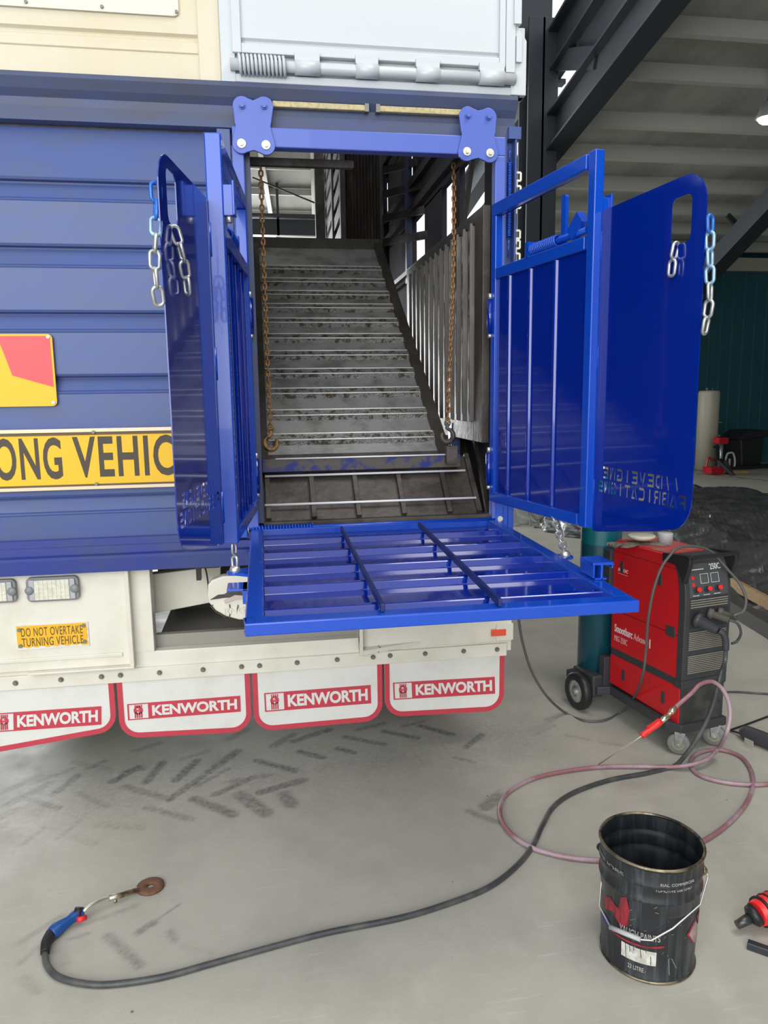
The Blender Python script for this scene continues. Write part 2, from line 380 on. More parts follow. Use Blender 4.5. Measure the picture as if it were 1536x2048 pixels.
mp = N.new('ShaderNodeMapping'); mp.inputs['Scale'].default_value = (1.0, 14, 1); mp.inputs['Rotation'].default_value = (0, 0, .5); L.new(tc.outputs['Object'], mp.inputs[0])
base = mixc(rng(noi(5, 4, .6, mp.outputs[0]).outputs[0], .62, .70, 0, .35), base, (0.64, 0.62, 0.55))
vo = N.new('ShaderNodeTexVoronoi'); vo.inputs['Scale'].default_value = 5; L.new(tc.outputs['Object'], vo.inputs[0])
base = mixc(rng(vo.outputs[0], .028, .02, 0, .8), base, (0.10, 0.09, 0.075))
aa = N.new('ShaderNodeAttribute'); aa.attribute_name = 'tyre_marks_and_shade'
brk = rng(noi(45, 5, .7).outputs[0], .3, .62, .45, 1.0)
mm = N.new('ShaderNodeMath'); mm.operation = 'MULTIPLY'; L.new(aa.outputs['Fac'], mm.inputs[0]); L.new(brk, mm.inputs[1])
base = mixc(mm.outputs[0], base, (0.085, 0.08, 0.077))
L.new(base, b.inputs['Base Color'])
L.new(rng(noi(6, 4).outputs[0], .3, .7, .42, .62), b.inputs['Roughness'])
bp = N.new('ShaderNodeBump'); bp.inputs['Strength'].default_value = .12; bp.inputs['Distance'].default_value = .004; L.new(noi(120, 4).outputs[0], bp.inputs['Height']); L.new(bp.outputs[0], b.inputs['Normal'])
me.materials.append(fm)
fo = bpy.data.objects.new('floor', me); COL.objects.link(fo); fo['kind'] = 'structure'

RZ = lambda y: 7.05-0.158*(y+3.2)
YB = 12.3
ROOF = mat('dusty_roof_lining', (0.40, 0.405, 0.375), 0.8, 0, 0, col2=(0.27, 0.275, 0.255), scale=1.2, lo=.4, hi=.65, stretch=(1, .35, 1), bump=.5, bscale=2.5)
roof = MB(); cx1_ = atY(1099, 500, 7.4).x-.02
def slab(x0, x1, y0, y1):
    roof.add([(x0, y0, RZ(y0)), (x1, y0, RZ(y0)), (x1, y1, RZ(y1)), (x0, y1, RZ(y1)), (x0, y0, RZ(y0)+.06), (x1, y0, RZ(y0)+.06), (x1, y1, RZ(y1)+.06), (x0, y1, RZ(y1)+.06)],
             [(0, 3, 2, 1), (4, 5, 6, 7), (0, 1, 5, 4), (1, 2, 6, 5), (2, 3, 7, 6), (3, 0, 4, 7)])
slab(-9, 2.0, -1.2, YB); slab(2.0, 3.6, -1.2, 3.5); slab(cx1_, 15, -8.5, YB)
struct('ceiling', roof, ROOF)
TEAL = mat('dark_teal_cladding', (0.016, 0.085, 0.105), 0.5, 0, 0)
wb_ = MB()
prof = []
x = 3.6
while x < 15:
    prof += [(x, 0), (x+.21, 0), (x+.225, .025), (x+.255, .025)]; x += .27
wb_.sheet([(p, q) for p, q in prof], lambda z, p, q: (p, YB-q, z), 0, RZ(YB))
struct('wall_back', wb_, TEAL, solid=.01)
struct('wall_right', MB().box(15, 15.1, -8.5, YB, 0, 8), TEAL)
struct('wall_left', MB().box(-9.1, -9, -8.5, YB, 0, 8.5), TEAL)
struct('wall_front', MB().box(4.5, 15, -8.6, -8.5, 0, 8), TEAL)
trim = MB(); trim.box(3.6, 15, YB-.2, YB-.03, RZ(YB)-.42, RZ(YB)-.15)
struct('trim_1', trim, mat('pale_eave_beam', (0.40, 0.37, 0.30), .6))
# steel column, girder and purlins
cx0 = atY(1042, 500, 7.4).x; cx1 = atY(1099, 500, 7.4).x
c_ = MB(); c_.box(cx0, cx1, 7.2, 7.24, 0, 6.6).box(cx0, cx1, 7.56, 7.6, 0, 6.6).box((cx0+cx1)/2-.02, (cx0+cx1)/2+.02, 7.2, 7.6, 0, 6.6)
c_.box(cx0-.06, cx1+.06, 7.12, 7.68, 0, .03)
o = struct('trim_2', c_, COLM, bevel=.006)
gz = lambda y: atY(1100, 316, 7.4).z - 0.158*(y-7.4)
gr = MB()
XG = cx1-.02
def gq(y0, y1, a, b2, x0, x1):
    gr.add([(x0, y0, gz(y0)+a), (x1, y0, gz(y0)+a), (x1, y1, gz(y1)+a), (x0, y1, gz(y1)+a), (x0, y0, gz(y0)+b2), (x1, y0, gz(y0)+b2), (x1, y1, gz(y1)+b2), (x0, y1, gz(y1)+b2)],
           [(0, 3, 2, 1), (4, 5, 6, 7), (0, 1, 5, 4), (1, 2, 6, 5), (2, 3, 7, 6), (3, 0, 4, 7)])
gq(-8, 12.2, 0, .03, XG-.14, XG+.16)      # bottom flange
gq(-8, 12.2, .03, .45, XG-.02, XG+.02)     # web
gq(-8, 12.2, .45, .48, XG-.14, XG+.16)
gq(-8, 6.55, .48, 1.5, XG+.02, XG+.05)
gq(-8, 12.2, 1.5, 1.54, XG-.14, XG+.16)
gq(-8, 12.2, 1.05, 1.5, XG-.02, XG+.02)
gq(-8, 12.2, 1.02, 1.05, XG-.12, XG+.12)
gr.beam((XG, 5.9, gz(5.9)+.45), (XG, 7.1, gz(7.1)+1.1), .1, .25)
gr.box(2.0, XG, 7.42, 7.48, 5.9, 7.1); gr.box(2.0, XG+.2, 7.38, 7.52, 5.86, 5.92)
struct('trim_3', gr, COLM)
b0_ = Vector(atX(1545, 405, 8.0)); b1_ = Vector(atX(1438, 520, 8.0)); bd_ = b0_-b1_
lo_ = b1_ - bd_*max(0, (YB-.15-b1_.y)/(-bd_.y)) if bd_.y < 0 else b1_
hi_ = Vector(b0_); k_ = 0
while hi_.z < RZ(hi_.y)-.1 and k_ < 200: hi_ += bd_*.03; k_ += 1
br = MB(); br.beam(lo_, hi_, .3, .32)
a = atY(1455, 430, 9); b2 = atY(1482, 458, 9); br.beam(a, b2, .05, .08)
struct('trim_4', br, COLM)
pys = [1.5, 2.4, 3.3, 4.2, 5.16, 6.0, 7.1, 8.0, 9.0, 9.9, 10.8, 11.7]
n = 5
for py in pys:
    p = MB(); z = RZ(py)-.01
    x0, x1 = (XG+.05, 15)
    p.add([(x, y_, z_) for x in (x0, x1) for y_, z_ in ((py-.045, z), (py-.045, z-.19), (py+.03, z-.20), (py+.03, z-.17), (py-.03, z-.165), (py-.03, z))],
          [(i, (i+1) % 6, (i+1) % 6+6, i+6) for i in range(6)] + [(0, 1, 2, 3, 4, 5), (11, 10, 9, 8, 7, 6)])
    struct('trim_%d' % n, p, PURL); n += 1
for py in (7.1, 8.0, 8.9, 9.8, 10.7, 11.6):
    p = MB(); z = RZ(py)-.01; p.box(-6, 2.0, py-.04, py, z-.1, z); struct('trim_%d' % n, p, PURL); n += 1
for xx in (-.95, .15, .9, 1.7):
    p = MB(); p.beam((xx-.35, 4, RZ(4)-.07), (xx+.25, YB, RZ(YB)-.07), .07, .1); struct('trim_%d' % n, p, PURL); n += 1
p = MB(); p.box(-6, 1.95, 9.6, 9.7, atY(560, 470, 9.6).z, atY(560, 438, 9.6).z).box(-6, 1.95, 9.5, 9.8, atY(560, 436, 9.6).z, atY(560, 430, 9.6).z)
p.box(.35, .39, 9.6, 9.64, atY(560, 470, 9.6).z, RZ(9.6)); struct('trim_%d' % n, p, COLM); n += 1
p = MB(); p.tube([atY(505, 355, 8.5), atY(645, 412, 8.5)], .012, 6); struct('trim_%d' % n, p, COLM); n += 1
# high-bay lamp on a drop rod
lp = atY(1534, 232, 5.8)
t_ = thing('ceiling_lamp', 'bright round high-bay lamp hanging under the grey roof purlins', 'lamp', lp)
m = MB(Matrix.Translation(lp)); m.lathe([(.0, .16), (.07, .16), (.10, .05), (.14, -.02), (.13, -.03), (0, -.0)], 24); build('lamp_housing', m, LHOUS, t_)
m = MB(Matrix.Translation(lp)); m.lathe([(.0, -.10), (.05, -.09), (.09, -.06), (.115, -.02), (0, -.012)], 24); build('lamp_lens', m, mat('lamp_glow', (1, 1, 1), emit=((1, .98, .9), 30)), t_)
m = MB(Matrix.Translation(lp)); m.cyl((0, 0, .15), (0, 0, RZ(lp.y)-lp.z+.02), .01, 8); build('drop_rod', m, COLM, t_)

# ================================================================ THE LIVESTOCK TRAILER
T = thing('livestock_trailer', 'rear of a tall blue and cream stock trailer with an open loading door', 'trailer', (-.14, 0, 0))
XL, XR = -1.39, 1.11
# --- blue ribbed rear wall, left of the door
gt = [357, 491, 625, 755, 878, 1000]; gb = [395, 530, 661, 786, 912, 1031]
prof = [(0.03, 2.70)]
for a, b2 in zip(gt, gb):
    za = zY(a); zb = zY(b2)
    prof += [(0.0, za+.012), (0.003, za+.004), (.022, za), (.024, za-.008), (.006, zb+.006), (0.0, zb), (-.002, zb-.004), (0, zb-.008)]
prof += [(0, 1.06), (.0, 1.0)]
m = MB(); m.sheet([(z, y) for y, z in prof], lambda x, z, y: (x, y+.005, z), XL, -.085)
build('rear_wall', m, OLDB, T, solid=.004)
sill = MB(); sill.add([(x, y, z) for x in (XL, -.065) for y, z in ((.02, .948), (-.075, .948), (-.078, 1.005), (-.07, 1.015), (-.045, 1.02), (-.045, 1.05), (-.02, 1.052), (-.02, 1.078), (.02, 1.082))],
                      [(i, (i+1) % 9, (i+1) % 9+9, i+9) for i in range(9)]+[tuple(range(9)), tuple(reversed(range(9, 18)))])
build('rear_sill', sill, mat('sill_blue', (0.010, 0.028, 0.24), .3, 0, .3, col2=(.02, .04, .18), scale=6), T)
# --- top beam with the downward-facing lip, and recessed marker strips
zb0, zb1 = 2.685, 2.85
bm_ = MB(); prof = [(-.035, 2.852), (-.037, 2.835), (-.02, 2.80), (-.002, 2.775), (.0, 2.745), (-.012, 2.742), (-.016, 2.69), (.0, 2.685), (.06, 2.685), (.06, 2.852)]
bm_.add([(x, y, z) for x in (XL, 1.085) for y, z in prof], [(i, (i+1) % 10, (i+1) % 10+10, i+10) for i in range(10)]+[tuple(range(10)), tuple(reversed(range(10, 20)))])
build('top_beam', bm_, OLDB2, T)
m = MB(); q0 = atY(1025, 262, -.02); q1 = atY(1037, 277, -.02); m.box(1.05, 1.103, -.03, .03, 2.688, 2.735); build('beam_end', m, OLDB, T)
for (xa, xb, ya) in ((545, 735, 211), (757, 925, 218)):
    a = atY(xa, ya, -.02); b2 = atY(xb, ya+8, -.02)
    m = MB(); m.box(a.x, b2.x, -.030, -.004, 2.770, 2.792); s_ = build('marker_strip', m, AMB, T, bevel=.003)
    m = MB()
    e = a.x if xa > 700 else b2.x; m.box(e-.012, e+.004, -.034, -.004, 2.766, 2.796); build('strip_clip', m, BOLT, s_)
# --- header tube and posts of the loading-door frame
h0 = atY(545, 300); h1 = atY(920, 300)
m = MB(); m.box(-.075, 1.03, -.055, 0, 2.612, 2.685); build('header_tube', m, PLATEB, T, bevel=.004)
for xa, xb in ((-.078, -.032), (.985, 1.03)):
    m = MB(); m.box(xa, xb, -.055, -.006, 1.10, 2.612); build('door_post', m, PLATEB if xa > 0 else PLATEB, T, bevel=.004)
m = MB(); m.box(-.135, -.082, -.02, .03, 1.05, 2.685); build('old_jamb', m, OLDB, T, bevel=.003)
m = MB(); m.box(-.035, -.012, -.01, .05, 1.08, 2.61); m.box(-.075, -.01, .0, .10, 1.08, 2.61); build('door_reveal', m, OLDB2, T)
m = MB(); m.box(1.034, 1.042, -.03, .03, 1.05, 2.685).box(1.042, 1.078, .015, .03, 1.05, 2.685).box(1.078, 1.086, -.03, .03, 1.05, 2.685); build('old_jamb', m, OLDB, T)
# gate stop spring in the right channel
sx = 1.060
pts = [(sx+.011*math.cos(k*.9), -.012+.011*math.sin(k*.9), 2.60-.0009*k) for k in range(0, 330)]
m = MB(); m.tube([(sx, -.012, 2.655), (sx, -.012, 2.60)], .004, 6); m.tube(pts, .0025, 5); m.tube([(sx, -.012, 2.30), (sx, -.012, 2.22)], .004, 6)
build('tension_spring', m, BLUEM, T)
# notched latch rack on the outer side
rk = MB()
def tooth(z):
    for seg in (((1.089, z), (1.107, z)), ((1.107, z), (1.107, z-.032)), ((1.107, z-.032), (1.089, z-.032)), ((1.089, z-.032), (1.089, z-.055))):
        rk.beam((seg[0][0], -.02, seg[0][1]), (seg[1][0], -.02, seg[1][1]), .008, .0035, up=(0, 1, .01))
for yy in (345, 372, 400, 461, 481, 507): tooth(atY(1030, yy, -.02).z)
build('notched_rack', rk, mat('pale_worn_paint', (.75, .70, .58), .5), T)
# hook plates
def dogbone(pl, bolts):
    cs = [atY(x, y, -.07) for x, y in pl]                # TL TR BR BL lobe centres
    R = .036; out = []
    def arc(c, a0, a1, r=R, n=8): return [(c.x+r*math.cos(math.radians(a0+(a1-a0)*k/n)), c.z+r*math.sin(math.radians(a0+(a1-a0)*k/n))) for k in range(n+1)]
    tl, tr, brr, bl = cs
    out += arc(tr, 125, -20); mx = max(tr.x, brr.x)+R-.013; out += [(mx, tr.z-.06), (mx-.003, (tr.z+brr.z)/2), (mx, brr.z+.055)]
    out += arc(brr, 20, -125); out += [((brr.x+bl.x)/2, bl.z-.022)]
    out += arc(bl, -55, -200); mn = min(tl.x, bl.x)-R+.013; out += [(mn, bl.z+.055), (mn+.003, (tl.z+bl.z)/2), (mn, tl.z-.06)]
    out += arc(tl, 200, 55); out += [((tl.x+tr.x)/2, tl.z+.022)]
    m = MB(); m.prism(out, lambda u, z, d: (u, d, z), -.068, -.056)
    p = build('hook_plate', m, PLATEB, T, bevel=.002)
    for i, c in enumerate(cs):
        b_ = MB(); low = i >= 2
        r1 = .0165 if low else .013
        b_.cyl((c.x, -.068, c.z), (c.x, -.073, c.z), r1, 20); b_.tube([(c.x, -.073, c.z), (c.x, -.083, c.z)], .010, 6)
        build('bolt', b_, ZINC if low else PLATEB, p)
dogbone([(484, 211), (528, 212), (532, 290), (483, 287)], 0)
dogbone([(936, 231), (977, 234), (980, 306), (934, 303)], 0)
# --- upper deck: cream wall and white door
zl = lambda px: zY(px, 0)
prof = [(0, 4.3), (0, zY(46)), (.012, zY(51)), (.006, zY(60)), (0, zY(64)), (0, zY(84)), (-.004, zY(86)), (0, zY(88)), (0, 2.852)]
m = MB(); m.sheet([(z, y) for y, z in prof], lambda x, z, y: (x, y+.0, z), XL, -.19); build('upper_wall', m, CREAM, T, solid=.004)
m = MB(); m.box(-.19, atY(441, 100).x, -.012, .03, 2.852, 4.3); build('upper_corner_post', m, CREAM, T, bevel=.004)
a = atY(358, 33, -.01)
m = MB(); m.prism(rrect(-1.36, a.x, a.z, 3.5, .02), lambda u, z, d: (u, d, z), -.012, -.004); pl = build('notice_plate', m, mat('faded_notice_plate', (.66, .64, .56), .5), T)
for px in ((52, 4), (204, 14), (353, 24)):
    c = atY(*px, -.012); b_ = MB(); b_.cyl((c.x, -.012, c.z), (c.x, -.018, c.z), .006, 12); build('rivet', b_, BOLT, pl)
# white frame
xf0 = atY(441, 100).x; xf1 = atY(1047, 150).x
m = MB(); m.box(xf0, xf0+.055, -.03, .03, 2.852, 4.3); m.box(xf0, xf1, -.012, .03, 2.855, 3.12); m.box(xf0, xf1-.1, -.002, .03, 3.1, 4.3); m.box(xf0+.02, xf1-.02, -.028, -.01, 2.855, 2.885)
m.prism([(1.055, 2.855), (xf1, 2.855), (xf1, atY(1047, 90).z), (atY(1028, 50).x, atY(1028, 55).z+.0), (1.055, atY(1028, 55).z)], lambda u, z, d: (u, d, z), -.035, .03)
build('upper_door_frame', m, WHITE, T, bevel=.003)
zc = atY(500, 132, -.04).z; zbarrel = lambda px: atY(px, 132+(px-500)*.045, -.045).z
m = MB(); lx0 = atY(463, 60).x; lx1 = atY(1020, 60).x; zbot = atY(500, 108, -.03).z
dl = grp('upper_door', T)
pr = [(-.03, 4.3), (-.03, zY(62)), (-.012, zY(70)), (-.02, zY(82)), (-.028, zY(86)), (-.024, zY(98)), (-.03, zY(101)), (-.03, zbot)]
pr2 = [(-.012, 4.3), (-.012, zY(52)), (.0, zY(56)), (.002, zY(60)), (-.014, zY(68)), (-.014, zY(74)), (-.008, zY(77)), (-.012, zY(80)), (-.012, zbot+.02)]
m.sheet([(z, y) for y, z in pr2], lambda x, z, y: (x, y-.012, z), lx0+.03, lx1-.03); build('door_skin', m, WHITE, dl)
m = MB(); m.box(lx0, lx0+.035, -.04, -.015, zbot, 4.3).box(lx1-.055, lx1-.03, -.04, -.015, zbot, 4.3).box(lx0+.0355, lx1-.0555, -.04, -.015, zbot, zbot+.035).box(lx1-.0295, lx1+.01, -.045, -.01, zbot-.02, 4.3)
build('door_rim', m, WHITE, dl, bevel=.003)
m = MB()
zb_ = zbot-.045
m.tube([(lx0-.01, -.045, zb_), (lx1+.01, -.045, zb_)], .021, 16)
build('hinge_bar', m, WHITE, T)
for a_, b_ in ((590, 640), (712, 757), (833, 880), (960, 1010)):
    xa = atY(a_, 140, -.06).x; xb = atY(b_, 140, -.06).x
    m = MB(); m.tube([(xa, -.045, zb_), (xb, -.045, zb_)], .027, 16); m.box(xa, xb, -.055, -.03, zb_, zbot+.01); build('hinge_knuckle', m, WHITE, dl)
pts = [(lx0+.02+k*.0015, -.045+.033*math.cos(k*.62), zb_+.033*math.sin(k*.62)) for k in range(0, 122)]
m = MB(); m.tube(pts, .0060, 6); build('torsion_spring', m, WHITE, T)
m = MB(); m.box(lx1+.012, lx1+.035, -.05, -.01, zbot+.02, zbot+.12).box(lx1+.0, lx1+.03, -.055, -.03, zbot+.16, zbot+.26); build('door_latch', m, WHITE, T)
# --- side walls, floors, inside of the crate
sw = MB()
sx0, sx1 = 1.055, 1.085
def wallrow(z0, z1, x0=sx0, x1=sx1, ya=.03, yb=6.2): sw.box(x0, x1, ya, yb, z0, z1)
wallrow(.98, 2.47); wallrow(2.80, 3.10); wallrow(3.36, 4.3)
for a_, b_ in ((.03, .33), (.78, .93), (1.17, 1.63), (2.02, 4.1), (4.45, 6.2)): wallrow(2.46, 2.81, ya=a_, yb=b_)
for a_, b_ in ((.03, 1.3), (1.42, 2.0), (2.3, 3.0), (3.2, 6.2)): wallrow(3.09, 3.37, ya=a_, yb=b_)
for z_ in (2.42, 2.84, 3.0, 3.45, 3.7): sw.box(sx0-.035, sx0, .03, 6.2, z_, z_+.05)
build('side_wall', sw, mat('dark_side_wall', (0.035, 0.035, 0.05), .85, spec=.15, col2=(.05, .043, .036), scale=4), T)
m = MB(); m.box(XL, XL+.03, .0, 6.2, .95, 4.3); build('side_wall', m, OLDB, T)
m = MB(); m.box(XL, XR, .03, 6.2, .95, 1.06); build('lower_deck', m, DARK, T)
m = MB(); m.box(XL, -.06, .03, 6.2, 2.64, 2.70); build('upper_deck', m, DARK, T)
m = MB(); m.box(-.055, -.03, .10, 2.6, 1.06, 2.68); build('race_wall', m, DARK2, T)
# diagonal braces and pillar low on the right
m = MB(); m.box(.955, 1.0, .55, .62, 1.06, 1.5); build('inner_post', m, OLDB, T)
m = MB(); m.beam((1.02, .35, 1.06), (1.03, .75, 1.5), .05, .03); m.beam((1.06, .2, 1.06), (1.06, .5, 1.5), .04, .03); build('brace', m, DARK, T)
# --- internal ramp to the upper deck
RA = Vector((.02, .26, 1.375)); RB = Vector((.02, 2.20, 2.66)); RW = .795
rd = (RB-RA).normalized(); rn = Vector((0, -rd.z, rd.y))
rp = grp('inner_ramp', T)
rampM = Matrix(((1, rd.x, rn.x, RA.x), (0, rd.y, rn.y, RA.y), (0, rd.z, rn.z, RA.z), (0, 0, 0, 1)))
RL = (RB-RA).length
m = MB(rampM); m.box(-.0, RW, 0, RL-.02, -.03, 0); build('ramp_plate', m, TREAD, rp)
def ramp_s(px, py):   # where a pixel row meets the ramp
    d = ray(px, py); t_ = (rn.dot(RA-CAM))/rn.dot(d); p_ = CAM+d*t_; return (p_-RA).dot(rd)
rows = [540, 556, 573, 596, 622, 650, 681, 714, 750, 788, 830, 876]
rows = [541, 566, 591, 617, 646, 677, 711, 747, 786, 829, 877]
for r_ in rows:
    s0 = ramp_s(640, r_)
    m = MB(rampM)
    m.add([(x, s0+a, z) for x in (.0, RW) for a, z in ((-.048, 0), (-.040, .026), (-.0, .030), (.004, .0))], [(0, 1, 5, 4), (1, 2, 6, 5), (2, 3, 7, 6), (0, 3, 2, 1), (4, 5, 6, 7)])
    cl = build('ramp_cleat', m, NOSE, rp)
    m = MB(rampM); m.tube([(.005, s0-.042, .027), (RW-.005, s0-.042, .027)], .0032, 6); m.tube([(.005, s0+.0, .031), (RW-.005, s0+.0, .031)], .0035, 6)
    o = build('worn_nosing_glint', m, SHINE, rp)
m = MB(rampM); m.box(RW, RW+.05, -.06, RL+.02, -.10, .035); build('ramp_stringer', m, DARK, rp)
m = MB(rampM); m.box(-.05, 0, -.06, RL+.02, -.10, .035); build('ramp_stringer', m, DARK, rp)
m = MB(); m.box(-.02, RW+.06, 2.19, 2.24, 2.58, 2.72); build('ramp_top_bar', m, DARK, rp)
m = MB(rampM); m.box(-.0, RW+.05, -.08, 0, -.05, .01); build('ramp_foot', m, DARK2, rp)
m = MB(); m.box(-.01, .90, .16, .21, 1.312, 1.372); build('ramp_foot_beam', m, BDARK, rp, bevel=.003)
m = MB(); m.tube([(.05, .155, 1.372), (.86, .155, 1.372)], .004, 6); build('worn_nosing_glint', m, SHINE, rp)
# --- tilted entry flap below the ramp
FA = Vector((-.03, .02, 1.10)); FB = Vector((-.03, .245, 1.325)); fd = (FB-FA).normalized(); fn = Vector((0, -fd.z, fd.y)); FLn = (FB-FA).length
flM = Matrix(((1, 0, 0, FA.x), (0, fd.y, fn.y, FA.y), (0, fd.z, fn.z, FA.z), (0, 0, 0, 1)))
fl = grp('entry_flap', T)
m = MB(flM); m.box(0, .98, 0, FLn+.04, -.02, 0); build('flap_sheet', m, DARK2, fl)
def flap_at(px, py):
    d = ray(px, py); t_ = (fn.dot(FA-CAM))/fn.dot(d); p_ = CAM+d*t_; return p_.x-FA.x, (p_-FA).dot(fd)
for px in ((536, 1000), (625, 990), (712, 985), (800, 980), (888, 975), (944, 968)):
    u, s_ = flap_at(*px); m = MB(flM); m.box(u-.011, u+.011, .02, FLn+.04, 0, .022); build('flap_bar', m, DARK2, fl, bevel=.002)
for pa, pb in (((530, 960), (928, 948)), ((530, 1017), (950, 1003))):
    ua, sa = flap_at(*pa); ub, sb = flap_at(*pb); m = MB(flM); m.tube([(ua, (sa+sb)/2, .026), (ub, (sa+sb)/2, .026)], .0055, 8); build('worn_rod', m, SHINE, fl)
m = MB(); m.box(-.06, 1.03, -.01, .03, 1.06, 1.115); build('threshold', m, DARK2, T, bevel=.002)
# --- corrugated inner side gate
sg = grp('side_gate', T)
gy0, gy1, gz0, gz1 = .03, 1.75, 1.43, 2.44
m = MB()
y = gy0+.13; prof = []
while y < gy1-.1: prof += [(y, 0), (y+.03, 0), (y+.04, .025), (y+.075, .025), (y+.085, 0)]; y += .118
m.sheet(prof, lambda z, p, q: (.975-q, p, z), gz0+.09, gz1-.04); build('corrugated_sheet', m, CORR, sg)
m = MB(); y = gy0+.13
while y < gy1-.1:
    m.box(.9485, .9515, y+.050, y+.060, gz0+.12, gz1-.07); y += .118
build('scraped_ribs', m, WORN, sg)
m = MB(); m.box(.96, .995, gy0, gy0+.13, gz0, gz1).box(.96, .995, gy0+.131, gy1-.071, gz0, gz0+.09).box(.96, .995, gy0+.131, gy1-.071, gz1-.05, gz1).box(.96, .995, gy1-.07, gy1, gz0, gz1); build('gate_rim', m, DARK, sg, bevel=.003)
# --- upper pen partitions seen above the ramp
m = MB(); x0 = atY(690, 400, 2.6).x; x1 = atY(757, 400, 2.6).x; k = 0; prof = []
x = x0
while x < x1: prof += [(x, 0), (x+.012, .012), (x+.024, 0)]; x += .024
m.sheet(prof, lambda z, p, q: (p, 2.6-q, z), 2.70, 3.75); build('ribbed_panel', m, CORR, T)
m = MB(); m.box(x0-.04, x0, 2.55, 2.62, 2.6, 4.2).box(x1, x1+.03, 2.55, 2.62, 2.6, 4.2); build('pen_post', m, DARK, T, bevel=.003)
m = MB(); xl = atY(640, 500, 4.2).x
for k in range(9): m.beam((x0-.02, 2.65, 2.72+k*.16), (x0+.05, 5.9, 2.72+k*.16), .02, .10)
m.box(x0-.09, x0+.0, 4.3, 4.38, 2.6, 4.2); m.box(x0-.03, x0+.08, 3.3, 3.36, 2.6, 4.2); build('slatted_partition', m, DARK2, T)
m = MB()
for k in range(6): m.beam((x1+.02, 2.62, 2.78+k*.17), (1.07, 1.5+.1*k, 2.62+k*.17), .02, .05)
m.box(.99, 1.06, .9, 6.1, 2.44, 2.47)
build('rail', m, DARK, T)
m = MB(); m.box(x1+.03, 1.085, 3.9, 3.93, 2.66, 4.3); build('front_partition', m, DARK, T)
for k in range(1, 4):
    m = MB(); m.box(1.01, 1.05, .95+1.05*k, 1.0+1.05*k, 2.4, 3.6); build('pen_post', m, OLDB2, T)
m = MB(); m.beam((1.03, .62, 2.46), (1.05, .50, 2.80), .02, .025); build('brace', m, DARK, T)
# --- under the door: roof strip inside
m = MB(); m.box(-.03, .42, .12, .15, 2.595, 2.625); build('inner_lintel', m, DARK2, T)

# --- chassis
zs_t = zY(1353); zs_b = .447
XC0, XC1 = XL+.02, 1.10
m = MB(); m.box(XC0, 1.075, -.012, 0, zs_b, zs_t); st = build('clamp_strip', m, CHAS, T, bevel=.002)
for px in [(31, 1366), (122, 1359), (203, 1353), (241, 1350), (319, 1345), (406, 1339), (483, 1333), (519, 1331), (594, 1325), (674, 1319), (746, 1314), (780, 1311), (850, 1307), (927, 1302), (994, 1298.5)]:
    c = atY(*px, -.012); b_ = MB(); b_.cyl((c.x, -.012, c.z), (c.x, -.016, c.z), .011, 16); b_.tube([(c.x, -.016, c.z), (c.x, -.023, c.z)], .0075, 6); build('strip_bolt', b_, BOLT, st)
zo = zY(1300, 309); zo2 = atY(309, 1302).z
m = MB(); m.box(XC0, XC1, .0, .05, zs_t-.04, zo2); build('rear_crossmember', m, CHAS, T, bevel=.003)
xb1 = atY(255, 1200).x
m = MB(); m.box(XC0, xb1-.0, -.02, .05, zs_t+.02, .947); build('lamp_panel', m, CHAS, T, bevel=.004)
m = MB(); m.box(xb1, xb1+.018, -.045, .05, zs_t+.01, .947); a = atY(55, 1338, -.045); m.box(a.x, xb1+.018, -.05, -.02, zs_t+.012, zs_t+.022)
m.box(XC0, xb1-.03, -.028, -.018, atY(100, 1318).z, atY(100, 1312).z+.004); build('panel_lip', m, CHAS, T, bevel=.003)
m = MB(); a0 = atY(266, 1200).x; a1 = atY(303, 1200).x; m.box(xb1+.015, a1, -.004, .08, zo2-.001, .947); build('chassis_post', m, CHAS, T, bevel=.003)
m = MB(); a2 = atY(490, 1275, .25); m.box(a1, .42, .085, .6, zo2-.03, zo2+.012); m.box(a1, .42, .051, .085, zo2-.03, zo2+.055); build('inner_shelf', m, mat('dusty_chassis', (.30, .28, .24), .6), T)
m = MB(); p0 = [atY(x, y, .22) for x, y in ((296, 1146), (442, 1128), (442, 1197), (296, 1225))]
m.prism([(p.x, p.z) for p in p0], lambda u, z, d: (u, d, z), .18, .24); build('drawbar', m, CHAS, T, bevel=.004)
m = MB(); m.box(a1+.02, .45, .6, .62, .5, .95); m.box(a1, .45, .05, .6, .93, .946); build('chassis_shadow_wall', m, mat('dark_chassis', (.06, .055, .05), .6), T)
xr0 = atY(717, 1280).x
m = MB(); m.box(xr0, 1.095, -.02, .05, zs_t+.012, .947); build('lamp_panel', m, CHAS, T, bevel=.004)
m = MB(); m.box(xr0, xr0+.015, -.05, .0, zs_t+.0, .94); a = atY(845, 1285, -.05)
m.add([(xr0, -.05, zs_t), (a.x, -.02, zs_t+.025), (a.x, -.02, zs_t+.04), (xr0, -.05, zs_t+.02), (xr0, -.02, zs_t), (xr0, -.02, zs_t+.03)], [(0, 1, 2, 3), (0, 4, 1), (3, 2, 5), (0, 3, 5, 4)])
build('panel_lip', m, CHIP, T, bevel=.002)
m = MB(); m.box(1.02, 1.10, -.028, -.018, zs_t+.02, zs_t+.10); build('reflector_backing', m, CHAS, T, bevel=.002)
a = atY(983, 1260, -.03); b2 = atY(1012, 1271, -.03); m = MB(); m.box(a.x, b2.x, -.032, -.022, b2.z, a.z); build('side_reflector', m, ORNG, T, bevel=.002)
